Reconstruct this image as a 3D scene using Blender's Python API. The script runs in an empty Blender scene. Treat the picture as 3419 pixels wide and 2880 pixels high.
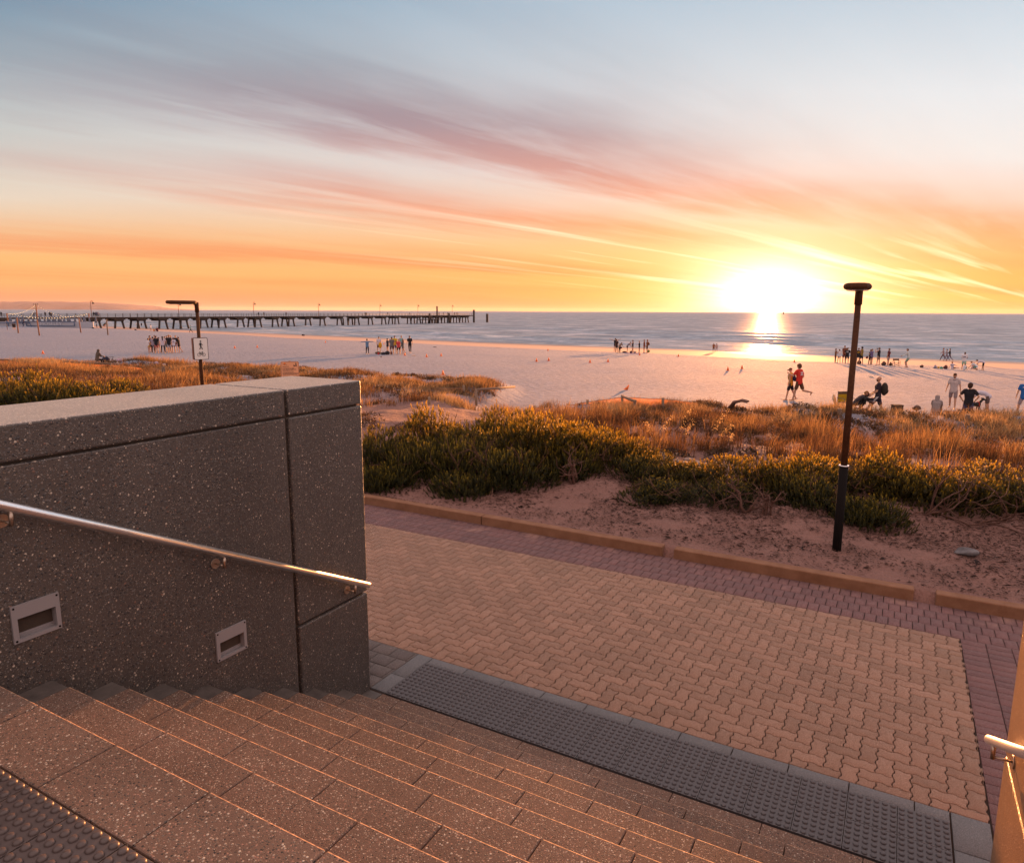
import bpy, bmesh, math, random
import numpy as np
from mathutils import Vector, Matrix, noise as mnoise
R = math.radians
C = bpy.context.scene.collection
sc = bpy.context.scene
# ---------------------------------------------------------------- camera
EYE = 3.272
YAW, PITCH, ROLL = 29.1, 9.81, 0.26
FPX = 1420.0 * 1.6327            # focal length in photograph pixels
cam_d = bpy.data.cameras.new('camera'); cam = bpy.data.objects.new('camera', cam_d); C.objects.link(cam)
cam_d.sensor_width = 36; cam_d.sensor_fit = 'HORIZONTAL'; cam_d.lens = 1420/2094*36
cam_d.clip_start = 0.05; cam_d.clip_end = 90000
_y, _p, _r = R(YAW), R(PITCH), R(ROLL)
HD = Vector((-math.sin(_y), math.cos(_y), 0)); RT = Vector((math.cos(_y), math.sin(_y), 0)); UPV = Vector((0, 0, 1))
FW = HD*math.cos(_p) - UPV*math.sin(_p); _U = HD*math.sin(_p) + UPV*math.cos(_p)
CR = RT*math.cos(_r) + _U*math.sin(_r); CU = _U*math.cos(_r) - RT*math.sin(_r)
m = Matrix.Identity(4)
for i in range(3):
    m[i][0] = CR[i]; m[i][1] = CU[i]; m[i][2] = -FW[i]
m.translation = Vector((0, 0, EYE)); cam.matrix_world = m
sc.camera = cam
def ray(x, y):                    # photograph pixel -> direction in the world
    return (FW*FPX + CR*(x-1709.5) + CU*(1440-y)).normalized()
def at_f(x, y, fwd):              # point on that sight line at a given forward distance
    d = ray(x, y); return Vector((0, 0, EYE)) + d*(fwd/d.dot(HD))
# ---------------------------------------------------------------- render settings
sc.view_settings.view_transform = 'Standard'; sc.view_settings.look = 'None'
sc.view_settings.exposure = 1.585; sc.view_settings.gamma = 1
sc.cycles.max_bounces = 5; sc.cycles.diffuse_bounces = 3; sc.cycles.glossy_bounces = 3
sc.cycles.transparent_max_bounces = 8; sc.cycles.sample_clamp_indirect = 6
sc.cycles.caustics_reflective = False; sc.cycles.caustics_refractive = False
# ---------------------------------------------------------------- sun
SUN_AZ, SUN_EL = -9.2, 2.1
sd = Vector((math.sin(R(SUN_AZ))*math.cos(R(SUN_EL)), math.cos(R(SUN_AZ))*math.cos(R(SUN_EL)), math.sin(R(SUN_EL))))
sl = bpy.data.lights.new('sun', 'SUN'); so = bpy.data.objects.new('sun', sl); C.objects.link(so)
sl.energy = 5.0; sl.angle = R(0.5); sl.color = (1.0, 0.38, 0.12)
so.rotation_euler = sd.to_track_quat('Z', 'Y').to_euler()
# ---------------------------------------------------------------- world
AMB = (1.22, .92, .87)
def lin(r, g, b):
    f = lambda c: (c/255/12.92) if c/255 <= .04045 else ((c/255+.055)/1.055)**2.4
    return (f(r), f(g), f(b), 1)
class NT:
    def __init__(s, nt): s.nt = nt; s.L = nt.links
    def n(s, t, **k):
        o = s.nt.nodes.new(t)
        for a, b in k.items(): setattr(o, a, b)
        return o
    def put(s, sock, v):
        if v is None: return
        if hasattr(v, 'is_output') or isinstance(v, bpy.types.NodeSocket): s.L.new(v, sock)
        else: sock.default_value = v
    def m(s, op, a, b=None, c=None, clamp=False):
        o = s.n('ShaderNodeMath', operation=op, use_clamp=clamp); s.put(o.inputs[0], a)
        if b is not None: s.put(o.inputs[1], b)
        if c is not None: s.put(o.inputs[2], c)
        return o.outputs[0]
    def vm(s, op, a, b=None):
        o = s.n('ShaderNodeVectorMath', operation=op); s.put(o.inputs[0], a)
        if b is not None: s.put(o.inputs[1], b)
        return o.outputs['Value'] if op in ('DOT_PRODUCT', 'LENGTH') else o.outputs[0]
    def comb(s, x, y, z=0.0):
        o = s.n('ShaderNodeCombineXYZ'); s.put(o.inputs[0], x); s.put(o.inputs[1], y); s.put(o.inputs[2], z); return o.outputs[0]
    def noise(s, vec, scale=1.0, detail=3.0, rough=.5, dist=0.0, col=False):
        o = s.n('ShaderNodeTexNoise'); s.put(o.inputs['Vector'], vec); s.put(o.inputs['Scale'], scale)
        s.put(o.inputs['Detail'], detail); s.put(o.inputs['Roughness'], rough); s.put(o.inputs['Distortion'], dist)
        return o.outputs['Color' if col else 'Fac']
    def vor(s, vec, scale, out='Distance', feature='F1', rnd=1.0):
        o = s.n('ShaderNodeTexVoronoi', feature=feature); s.put(o.inputs['Vector'], vec); s.put(o.inputs['Scale'], scale)
        s.put(o.inputs['Randomness'], rnd); return o.outputs[out]
    def ramp(s, f, stops, interp='LINEAR'):
        o = s.n('ShaderNodeValToRGB'); s.put(o.inputs[0], f); cr = o.color_ramp; cr.interpolation = interp
        while len(cr.elements) > 1: cr.elements.remove(cr.elements[-1])
        cr.elements[0].position = stops[0][0]; cr.elements[0].color = c4(stops[0][1])
        for p, c in stops[1:]:
            e = cr.elements.new(p); e.color = c4(c)
        return o.outputs[0]
    def mix(s, f, a, b, mode='MIX'):
        o = s.n('ShaderNodeMix', data_type='RGBA', blend_type=mode); s.put(o.inputs['Factor'], f)
        s.put(o.inputs[6], c4(a)); s.put(o.inputs[7], c4(b)); return o.outputs[2]
    def bump(s, h, dist, strength=1.0, nrm=None):
        o = s.n('ShaderNodeBump'); s.put(o.inputs['Height'], h); o.inputs['Distance'].default_value = dist
        o.inputs['Strength'].default_value = strength
        if nrm is not None: s.put(o.inputs['Normal'], nrm)
        return o.outputs[0]
def c4(c):
    if isinstance(c, (int, float)): return (c, c, c, 1)
    if isinstance(c, tuple) and len(c) == 3: return (*c, 1)
    return c
w = bpy.data.worlds.new('World'); sc.world = w; w.use_nodes = True
W = NT(w.node_tree); w.node_tree.nodes.clear()
tc = W.n('ShaderNodeTexCoord').outputs['Generated']
dirn = W.vm('NORMALIZE', tc)
sx = W.n('ShaderNodeSeparateXYZ'); W.L.new(dirn, sx.inputs[0]); dx, dy, dz = sx.outputs
f = W.vm('DOT_PRODUCT', dirn, tuple(HD)); u0 = W.vm('DOT_PRODUCT', dirn, tuple(RT))
fpos = W.m('MAXIMUM', f, .22)
u = W.m('DIVIDE', u0, fpos); v = W.m('DIVIDE', W.m('MAXIMUM', dz, 0.0), fpos)
v = W.m('DIVIDE', v, .45, clamp=True)     # 0 horizon, .9 top of the frame
# clear-sky colour: three columns blended sideways
colL = W.ramp(v, [(0, lin(236,158,128)), (.03, lin(242,165,125)), (.08, lin(252,186,118)), (.16, lin(250,190,122)), (.24, lin(243,205,158)), (.34, lin(230,217,198)), (.5, lin(206,206,200)), (.68, lin(178,189,194)), (.9, lin(118,152,175)), (1, lin(95,132,160))])
colM = W.ramp(v, [(0, lin(248,160,105)), (.04, lin(250,172,100)), (.12, lin(250,186,112)), (.2, lin(248,198,142)), (.3, lin(240,212,188)), (.42, lin(230,221,216)), (.6, lin(218,221,224)), (.9, lin(176,196,212)), (1, lin(140,168,190))])
colR = W.ramp(v, [(0, lin(246,155,82)), (.04, lin(250,172,90)), (.12, lin(243,168,95)), (.22, lin(240,176,122)), (.34, lin(240,215,200)), (.46, lin(238,234,231)), (.65, lin(234,237,240)), (.9, lin(208,220,230)), (1, lin(180,200,216))])
un = W.m('MULTIPLY_ADD', u, .7, .5, clamp=True)
c1 = W.mix(W.m('MULTIPLY', un, 2.0, clamp=True), colL, colM)
sky = W.mix(W.m('MULTIPLY_ADD', un, 2.0, -1.0, clamp=True), c1, colR)
# high cloud streaks on a plane overhead, running towards azimuth 18 degrees
den = W.m('ADD', W.m('MAXIMUM', dz, 0.0), .05)
s_ = (math.sin(R(18)), math.cos(R(18)), 0); p_ = (s_[1], -s_[0], 0)
a = W.m('DIVIDE', W.vm('DOT_PRODUCT', dirn, s_), den); b = W.m('DIVIDE', W.vm('DOT_PRODUCT', dirn, p_), den)
warp = W.noise(W.comb(W.m('MULTIPLY', a, .35), W.m('MULTIPLY', b, .5)), 1.0, 3.0, .5)
fine = W.noise(W.comb(W.m('MULTIPLY', a, .9), W.m('MULTIPLY', b, 4.5)), 1.0, 5.0, .6, .35)
strk = W.noise(W.comb(W.m('MULTIPLY', a, .22), W.m('MULTIPLY', b, 1.6), 3.7), 1.0, 5.0, .55, .3)
bc = W.m('SUBTRACT', b, W.m('MULTIPLY', W.m('MULTIPLY', a, a), .03))
bc = W.m('ADD', bc, W.m('MULTIPLY_ADD', warp, 1.7, -.85))
bc = W.m('ADD', bc, W.m('MULTIPLY_ADD', fine, .5, -.25))
bn = W.m('DIVIDE', bc, -20.0, clamp=True)   # band coordinate 0..-20 -> 0..1
dens = W.ramp(bn, [(0, .04), (.07, .10), (.105, .30), (.13, .85), (.15, 1.0), (.17, .75), (.186, .16), (.2, .4), (.222, .85), (.245, .6), (.27, .2), (.315, .28), (.345, .55), (.375, 1.0), (.41, .95), (.435, .2), (.5, .15), (.55, .55), (.62, .25), (.75, .5), (1, .2)])
str2 = W.m('MULTIPLY_ADD', W.m('SUBTRACT', strk, .5), 2.0, .92, clamp=True)
fn2 = W.m('MULTIPLY_ADD', W.m('SUBTRACT', fine, .5), 1.6, .92, clamp=True)
frontm = W.m('MULTIPLY_ADD', f, 2.5, .1, clamp=True)
dens = W.m('MULTIPLY', W.m('MULTIPLY', dens, W.m('MULTIPLY', str2, fn2)), W.m('MULTIPLY_ADD', frontm, .6, .4))
dens = W.m('MULTIPLY', dens, W.m('MAXIMUM', W.m('MULTIPLY_ADD', u, 1.2, 1.25, clamp=True), W.m('MULTIPLY_ADD', v, -2.0, 1.2, clamp=True)))
fadeend = W.m('DIVIDE', W.m('SUBTRACT', 11.0, a), 7.0, clamp=True)
cloudc = W.ramp(v, [(0, lin(228,145,115)), (.06, lin(240,150,92)), (.14, lin(246,155,98)), (.24, lin(242,158,112)), (.33, lin(232,158,132)), (.42, lin(210,154,146)), (.55, lin(170,146,153)), (.75, lin(138,142,155)), (1, lin(125,140,160))])
rightw = W.m('MULTIPLY_ADD', u, -1.1, 1.0, clamp=True)
amt = W.m('MULTIPLY', dens, W.m('MULTIPLY_ADD', rightw, .25, .85), clamp=True)
sky = W.mix(amt, sky, cloudc)
# glow round the sun (brighter than white close in), flattened along the horizon
el0 = W.m('SUBTRACT', dz, math.sin(R(1.2)))
azd = W.m('SUBTRACT', W.m('DIVIDE', dx, W.m('MAXIMUM', dy, .05)), math.tan(R(SUN_AZ)))
def gl(wx, wy):
    q = W.m('ADD', W.m('POWER', W.m('DIVIDE', W.m('ABSOLUTE', azd), wx), 2.0), W.m('POWER', W.m('DIVIDE', W.m('ABSOLUTE', el0), wy), 2.0))
    return W.m('MULTIPLY', W.m('POWER', 2.718, W.m('MULTIPLY', q, -1.0)), W.m('GREATER_THAN', dy, 0.0))
glowstr = W.m('MULTIPLY_ADD', str2, .7, .3)
def gsoft(wx, wy):
    q = W.m('ADD', W.m('POWER', W.m('DIVIDE', W.m('ABSOLUTE', azd), wx), 2.0), W.m('POWER', W.m('DIVIDE', W.m('ABSOLUTE', el0), wy), 2.0))
    return W.m('MULTIPLY', W.m('POWER', 2.718, W.m('MULTIPLY', W.m('POWER', q, .5), -1.0)), W.m('GREATER_THAN', dy, 0.0))
def addc(base, fac, col): return W.mix(1.0, base, W.mix(1.0, W.mix(0.0, col, col), W.comb(fac, fac, fac), 'MULTIPLY'), 'ADD')
sky = addc(sky, W.m('MULTIPLY', gl(.44, .13), glowstr), (.10, .035, .0))
sky = addc(sky, W.m('MULTIPLY', gl(.30, .075), glowstr), (.12, .03, .0))
sky = addc(sky, W.m('MULTIPLY', gsoft(.105, .040), W.m('MULTIPLY_ADD', glowstr, .5, .5)), (1.5, .68, .22))
sky = addc(sky, W.m('MULTIPLY', gsoft(.046, .025), W.m('MULTIPLY_ADD', glowstr, .4, .6)), (2.6, 3.0, 3.2))
el1 = W.m('SUBTRACT', W.m('ADD', dz, W.m('MULTIPLY', azd, .07)), .062); el0_, el0 = el0, W.m('ADD', el1, W.m('MULTIPLY_ADD', fine, .02, -.01))
thin = W.noise(W.comb(W.m('MULTIPLY', a, .16), W.m('MULTIPLY', b, 2.6), 9.3), 1.0, 4.0, .5, .25)
crisp = W.m('MULTIPLY_ADD', thin, 8.0, -4.35, clamp=True)
sky = addc(sky, W.m('MULTIPLY', gl(.62, .040), crisp), (.62, .52, .40))
el0 = W.m('SUBTRACT', el1, .022)
el0 = el0_
sky = addc(sky, gl(.017, .012), (30, 19, 9.0))
# behind the camera: dusky pink rising into slate blue
back = W.ramp(W.m('MAXIMUM', dz, 0.0), [(0, lin(150,120,135)), (.12, lin(185,150,155)), (.3, lin(165,160,175)), (.7, lin(130,150,175)), (1, lin(120,145,172))])
sky = W.mix(W.m('MULTIPLY_ADD', f, 1.6, .55, clamp=True), back, sky)
sky = W.mix(W.m('MULTIPLY_ADD', dz, -40.0, 0.0, clamp=True), sky, lin(95,75,70))
# unseen sky overhead and inland raised to an added peach fill for shaded sides
upk = W.m('DIVIDE', W.m('SUBTRACT', dz, .37), .25, clamp=True)
bck = W.m('DIVIDE', W.m('SUBTRACT', .55, f), .6, clamp=True)
kk = W.m('MAXIMUM', upk, W.m('MULTIPLY', bck, W.m('MULTIPLY', dz, 12.0, clamp=True)))
sky = W.mix(kk, sky, AMB)
bg = W.n('ShaderNodeBackground'); W.L.new(sky, bg.inputs[0]); bg.inputs[1].default_value = .3333
nis = W.n('ShaderNodeTexSky', sky_type='NISHITA'); nis.sun_disc = False; nis.sun_elevation = R(SUN_EL); nis.sun_rotation = R(SUN_AZ)
bg2 = W.n('ShaderNodeBackground'); W.L.new(nis.outputs[0], bg2.inputs[0]); bg2.inputs[1].default_value = .004
ad = W.n('ShaderNodeAddShader'); W.L.new(bg.outputs[0], ad.inputs[0]); W.L.new(bg2.outputs[0], ad.inputs[1])
W.L.new(ad.outputs[0], W.n('ShaderNodeOutputWorld').inputs[0])
w.cycles.sampling_method = 'MANUAL'; w.cycles.sample_map_resolution = 1024
# ---------------------------------------------------------------- object helpers
def tag(o, label=None, cat=None, group=None, kind=None):
    if label: o['label'] = label
    if cat: o['category'] = cat
    if group: o['group'] = group
    if kind: o['kind'] = kind
    return o
def empty(name, loc=(0, 0, 0), rz=0, label=None, cat=None, group=None):
    o = bpy.data.objects.new(name, None); C.objects.link(o); o.location = loc; o.rotation_euler = (0, 0, rz)
    o.empty_display_size = .2
    return tag(o, label, cat, group)
def link(name, me, mat=None, parent=None, loc=None):
    o = bpy.data.objects.new(name, me); C.objects.link(o)
    if mat is not None:
        for mm in (mat if isinstance(mat, (list, tuple)) else [mat]): me.materials.append(mm)
    if parent is not None: o.parent = parent
    if loc is not None: o.location = loc
    return o
def objmat(o, mat, i=0):
    while len(o.material_slots) <= i: o.data.materials.append(None)
    o.material_slots[i].link = 'OBJECT'; o.material_slots[i].material = mat
def copy_tree(o, parent=None):
    c = o.copy(); C.objects.link(c)
    if parent is not None: c.parent = parent
    for ch in list(o.children): copy_tree(ch, c)
    return c
def mesh_np(name, V, F, attrs=None, smooth=False):
    V = np.asarray(V, np.float32); F = np.asarray(F, np.int32); k = F.shape[1]
    me = bpy.data.meshes.new(name); me.vertices.add(len(V)); me.vertices.foreach_set('co', V.ravel())
    me.loops.add(F.size); me.loops.foreach_set('vertex_index', F.ravel())
    me.polygons.add(len(F)); me.polygons.foreach_set('loop_start', np.arange(0, F.size, k, dtype=np.int32))
    me.polygons.foreach_set('loop_total', np.full(len(F), k, np.int32))
    if smooth: me.polygons.foreach_set('use_smooth', np.ones(len(F), bool))
    for nm, val in (attrs or {}).items():
        at = me.attributes.new(nm, 'FLOAT', 'FACE' if len(val) == len(F) else 'POINT'); at.data.foreach_set('value', np.asarray(val, np.float32))
    me.update(calc_edges=True); return me
class MB:
    """collects shapes and links them as ONE mesh"""
    def __init__(s): s.bm = bmesh.new(); s.mi = 0
    def _mat(s, n0):
        s.bm.faces.ensure_lookup_table()
        for f in s.bm.faces[n0:]: f.material_index = s.mi
    def box(s, a, b, rot=None, bev=0):
        n0 = len(s.bm.faces); c = (Vector(a)+Vector(b))/2; d = Vector(b)-Vector(a)
        M = Matrix.Translation(c) @ (rot.to_4x4() if rot else Matrix.Identity(4)) @ Matrix.Diagonal((*[abs(q) for q in d], 1))
        r = bmesh.ops.create_cube(s.bm, size=1, matrix=M)
        if bev:
            es = {e for vv in r['verts'] for e in vv.link_edges}
            bmesh.ops.bevel(s.bm, geom=list(es), offset=bev, segments=2, profile=.6, affect='EDGES')
        s._mat(n0); return s
    def tube(s, pts, rad, seg=10, cap=True):
        n0 = len(s.bm.faces); pts = [Vector(p) for p in pts]; rr = rad if isinstance(rad, (list, tuple)) else [rad]*len(pts)
        rings = []; up = None
        for i, p in enumerate(pts):
            t = (pts[min(i+1, len(pts)-1)]-pts[max(i-1, 0)])
            if t.length < 1e-9: t = Vector((0, 0, 1))
            t.normalize()
            if up is None: up = Vector((0, 0, 1)) if abs(t.z) < .9 else Vector((1, 0, 0))
            x = t.cross(up)
            if x.length < 1e-4: x = t.cross(Vector((0, 1, 0)))
            x.normalize(); y = x.cross(t); up = y
            rings.append([s.bm.verts.new(p + (x*math.cos(k*2*math.pi/seg) + y*math.sin(k*2*math.pi/seg))*rr[i]) for k in range(seg)])
        for A, B in zip(rings[:-1], rings[1:]):
            for k in range(seg):
                fc = s.bm.faces.new((A[k], A[(k+1) % seg], B[(k+1) % seg], B[k])); fc.smooth = True
        if cap:
            s.bm.faces.new(rings[0][::-1]); s.bm.faces.new(rings[-1])
        s._mat(n0); return s
    def ball(s, c, r, sub=2, sc3=(1, 1, 1), rot=None):
        n0 = len(s.bm.faces)
        M = Matrix.Translation(Vector(c)) @ (rot.to_4x4() if rot else Matrix.Identity(4)) @ Matrix.Diagonal((*sc3, 1))
        bmesh.ops.create_icosphere(s.bm, subdivisions=sub, radius=r, matrix=M); s.bm.faces.ensure_lookup_table()
        for fc in s.bm.faces[n0:]: fc.smooth = True
        s._mat(n0); return s
    def prism(s, poly, z0, z1, M=None):
        n0 = len(s.bm.faces); M = M or Matrix.Identity(4)
        A = [s.bm.verts.new(M @ Vector((x, y, z0))) for x, y in poly]; B = [s.bm.verts.new(M @ Vector((x, y, z1))) for x, y in poly]
        n = len(poly); s.bm.faces.new(A[::-1]); s.bm.faces.new(B)
        for k in range(n): s.bm.faces.new((A[k], A[(k+1) % n], B[(k+1) % n], B[k]))
        s._mat(n0); return s
    def mesh(s, name):
        bmesh.ops.recalc_face_normals(s.bm, faces=s.bm.faces)
        me = bpy.data.meshes.new(name); s.bm.to_mesh(me); s.bm.free(); return me
    def build(s, name, mat, parent=None, loc=None): return link(name, s.mesh(name), mat, parent, loc)
def applied(o, name=None):
    dg = bpy.context.evaluated_depsgraph_get(); dg.update()
    me = bpy.data.meshes.new_from_object(o.evaluated_get(dg)); o.modifiers.clear(); old = o.data; o.data = me
    if old.users == 0: bpy.data.meshes.remove(old)
    me.name = name or o.name; return o
def text_mesh(s, size, depth=.0008, align='CENTER', bold=0.0):
    cu = bpy.data.curves.new('txt', 'FONT'); cu.body = s; cu.size = size; cu.extrude = depth; cu.align_x = align; cu.align_y = 'CENTER'; cu.offset = bold
    cu.resolution_u = 2; o = bpy.data.objects.new('txt', cu); C.objects.link(o)
    dg = bpy.context.evaluated_depsgraph_get(); me = bpy.data.meshes.new_from_object(o.evaluated_get(dg)); bpy.data.objects.remove(o); return me
def bev(o, wd, seg=2):
    md = o.modifiers.new('bevel', 'BEVEL'); md.width = wd; md.segments = seg; md.limit_method = 'ANGLE'; md.angle_limit = R(40); md.harden_normals = False; return o
# ---------------------------------------------------------------- materials
def mat(name, color=(.5, .5, .5), rough=.7, metal=0.0, spec=.4):
    mt = bpy.data.materials.new(name); mt.use_nodes = True; N = NT(mt.node_tree)
    b = mt.node_tree.nodes['Principled BSDF']; b.inputs['Base Color'].default_value = c4(color)
    b.inputs['Roughness'].default_value = rough; b.inputs['Metallic'].default_value = metal
    b.inputs['Specular IOR Level'].default_value = spec
    mt['bs'] = 1; return mt, N, b
def obc(N): return N.n('ShaderNodeTexCoord').outputs['Object']
def geo(N): return N.n('ShaderNodeNewGeometry').outputs['Position']
def att(N, nm): return N.n('ShaderNodeAttribute', attribute_name=nm).outputs['Fac']
def scl(N, v, k): return N.vm('MULTIPLY', v, k)
_cc = {}
def cloth(col, rough=.85):
    """woven cloth of one colour with a little wear"""
    key = (tuple(col), rough)
    if key in _cc: return _cc[key]
    mt, N, b = mat('cloth', col, rough, 0, .2); p = obc(N)
    k = N.noise(p, 9.0, 3, .6); N.L.new(N.mix(N.m('MULTIPLY', k, .5), col, tuple(q*.55 for q in col)), b.inputs['Base Color'])
    N.L.new(N.bump(N.noise(p, 14, 3, .6), .02, .8), b.inputs['Normal']); _cc[key] = mt; return mt
def aggregate(name, matrix, dark, pebs, sc_, thr=.36, bumpk=.0025, frac=.55):
    mt, N, b = mat(name, matrix, .8); p = geo(N)
    base = N.mix(N.noise(p, 2.2, 4, .6), tuple(dark), tuple(matrix))
    drift = N.noise(scl(N, p, (.9, .9, .35)), 1, 5, .6); base = N.mix(N.m('MULTIPLY_ADD', drift, 2.2, -.75, clamp=True), N.mix(1, base, .62, 'MULTIPLY'), base)
    fine = N.noise(p, 260.0, 2, .6)
    base = N.mix(N.m('MULTIPLY_ADD', fine, 1.2, -.25, clamp=True), N.mix(1, base, .55, 'MULTIPLY'), base)
    col = base; hh = None
    for s, t, fr in ((sc_, thr, frac), (sc_*2.1, thr, frac*.9)):
        d = N.vor(p, s); cc = N.vor(p, s, 'Color'); sep = N.n('ShaderNodeSeparateColor'); N.L.new(cc, sep.inputs[0])
        on = N.m('MULTIPLY', N.m('LESS_THAN', N.m('MULTIPLY_ADD', sep.outputs[2], .25, d), t+.12), N.m('LESS_THAN', sep.outputs[1], fr))
        pc = N.ramp(sep.outputs[0], pebs, 'CONSTANT')
        col = N.mix(on, col, N.mix(N.m('MULTIPLY_ADD', drift, 1.6, -.3, clamp=True), N.mix(1, pc, .6, 'MULTIPLY'), pc))
        h1 = N.m('MULTIPLY', on, N.m('SUBTRACT', t+.15, d)); hh = h1 if hh is None else N.m('MAXIMUM', hh, h1)
    N.L.new(col, b.inputs['Base Color'])
    n1 = N.bump(hh, bumpk*2); N.L.new(N.bump(fine, .0008, 1, n1), b.inputs['Normal'])
    b.inputs['Roughness'].default_value = .36; b.inputs['Specular IOR Level'].default_value = .6; return mt
M = {}
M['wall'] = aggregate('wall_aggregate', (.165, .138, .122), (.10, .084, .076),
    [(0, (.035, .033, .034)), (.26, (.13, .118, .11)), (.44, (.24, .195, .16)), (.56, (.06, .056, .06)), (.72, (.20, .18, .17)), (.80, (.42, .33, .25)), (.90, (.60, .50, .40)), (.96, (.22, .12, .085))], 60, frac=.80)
M['tread'] = aggregate('tread_aggregate', (.33, .205, .152), (.24, .15, .112),
    [(0, (.06, .052, .05)), (.18, (.2, .15, .12)), (.4, (.33, .19, .145)), (.62, (.13, .105, .09)), (.78, (.46, .35, .27)), (.93, (.62, .52, .42))], 88, frac=.8)
M['tread'].node_tree.nodes['Principled BSDF'].inputs['Roughness'].default_value = .85; M['tread'].node_tree.nodes['Principled BSDF'].inputs['Specular IOR Level'].default_value = .15
M['walltop'] = aggregate('light_painted_wall_top', (.52, .41, .33), (.42, .32, .26), [(0, (.26, .2, .17)), (.2, (.5, .4, .32)), (.45, (.66, .54, .44)), (.7, (.4, .32, .27)), (.85, (.8, .7, .58))], 78, frac=.85)  # paler copy of the wall aggregate: light on the top painted into the colour
M['rwall'] = aggregate('sun_painted_aggregate', (.50, .27, .12), (.42, .22, .09),
    [(0, (.32, .18, .1)), (.3, (.5, .3, .15)), (.6, (.4, .22, .1)), (.85, (.6, .38, .2))], 75, frac=.4)  # orange copy of the wall aggregate: low sun and flare put into the colour
M['edge'], N, b = mat('sun_painted_edge', (.58, .34, .20), .75, 0, .2)
N.L.new(N.mix(N.m('MULTIPLY_ADD', N.noise(geo(N), 42, 4, .7), 4.0, -1.6, clamp=True), (.20, .12, .085), (.62, .36, .21)), b.inputs['Base Color'])  # orange sun highlight along the nosings, painted into the colour
M['dome'], N, b = mat('stud_grey', (.07, .065, .07), .5)
M['domew'], N, b = mat('stud_brown', (.075, .055, .05), .42)
M['dark_tile'], N, b = mat('edge_tile', (.07, .06, .055), .6); p = geo(N)
N.L.new(N.ramp(N.noise(p, 9, 5, .7), [(.3, (.055, .046, .042)), (.7, (.12, .10, .088))]), b.inputs['Base Color'])
M['joint'], N, b = mat('joint_mortar', (.055, .04, .03), .95)
def paver(name, c0, c1, spk, rough=.85):
    mt, N, b = mat(name, c0, rough); p = geo(N); a_ = att(N, 'v')
    base = N.mix(a_, c0, c1)
    base = N.mix(N.m('MULTIPLY_ADD', N.noise(p, .9, 4, .6), 1.4, -.35, clamp=True), N.mix(1, base, .74, 'MULTIPLY'), base)
    g = N.noise(p, 190, 3, .8); base = N.mix(N.m('MULTIPLY_ADD', g, 5.0, -2.1, clamp=True), N.mix(1, base, .45, 'MULTIPLY'), base)
    s1 = N.m('GREATER_THAN', N.noise(p, 520, 0, .5), .66); base = N.mix(s1, base, spk)
    stain = N.m('MULTIPLY_ADD', N.noise(p, 6, 3, .5), 4.0, -2.55, clamp=True); base = N.mix(N.m('MULTIPLY', stain, .5), base, N.mix(1, base, .5, 'MULTIPLY'))
    sy_ = N.n('ShaderNodeSeparateXYZ'); N.L.new(p, sy_.inputs[0]); blown = N.m('ADD', N.m('MULTIPLY', N.m('SUBTRACT', sy_.outputs[1], 8.75), 1.3), N.m('MULTIPLY_ADD', N.noise(p, 2.3, 5, .65), 4.0, -2.1), clamp=True)
    base = N.mix(N.m('MULTIPLY', blown, .75), base, (.36, .21, .16))
    N.L.new(base, b.inputs['Base Color']); N.L.new(N.bump(g, .0022, 1), b.inputs['Normal']); return mt
M['beige'] = paver('beige_paver', (.41, .225, .150), (.29, .160, .105), (.58, .40, .30))
M['red'] = paver('red_paver', (.225, .105, .10), (.16, .08, .082), (.38, .25, .24))
M['greyp'] = paver('grey_paver', (.17, .14, .13), (.12, .10, .095), (.3, .26, .25))
M['border'] = paver('border_paver', (.20, .20, .21), (.165, .17, .18), (.3, .3, .3))
M['tact'] = paver('tactile_grey', (.34, .325, .33), (.20, .19, .20), (.46, .46, .46))
M['tactw'] = paver('tactile_brown', (.13, .10, .085), (.10, .078, .068), (.2, .16, .14))
M['kerb'], N, b = mat('kerb_concrete', (.42, .24, .13), .9); p = geo(N)
kc = N.ramp(N.noise(p, 5, 6, .7), [(.3, (.155, .068, .034)), (.7, (.235, .118, .066))]); N.L.new(kc, b.inputs['Base Color'])
N.L.new(N.bump(N.noise(p, 160, 3, .7), .003), b.inputs['Normal'])
M['bed'], N, b = mat('bedding_sand', (.03, .018, .013), .98)
M['sub'], N, b = mat('subgrade', (.12, .08, .06), .98)
# steel and painted metal
M['steel'], N, b = mat('brushed_steel', (.9, .9, .92), .3, 1.0); p = geo(N)
N.L.new(N.m('MULTIPLY_ADD', N.noise(scl(N, p, (300, 30, 300)), 1, 3, .6), .2, .22), b.inputs['Roughness'])
M['steel_b'], N, b = mat('bracket_steel', (.42, .33, .26), .35, .9)
M['frame'], N, b = mat('grey_metal_paint', (.27, .25, .255), .5, .1)
M['lamp'], N, b = mat('lamp_brown_paint', (.055, .03, .02), .75, .0, .15); p = geo(N)
N.L.new(N.ramp(N.noise(p, 30, 4, .7), [(.3, (.05, .02, .009)), (.7, (.09, .036, .017))]), b.inputs['Base Color'])
M['lampg'], N, b = mat('lamp_dark_base', (.008, .006, .006), .85, .0, .1)
M['white'], N, b = mat('white_paint', (.72, .68, .64), .5)
M['ink'], N, b = mat('black_ink', (.012, .012, .018), .6)
M['signback'], N, b = mat('brown_box', (.16, .05, .025), .55)
M['signtan'], N, b = mat('tan_sign', (.72, .33, .17), .6)
M['sunink'], N, b = mat('orange_ink', (.75, .16, .02), .6)
M['lens'], N, b = mat('lamp_glass', (.4, .38, .36), .2)
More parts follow.
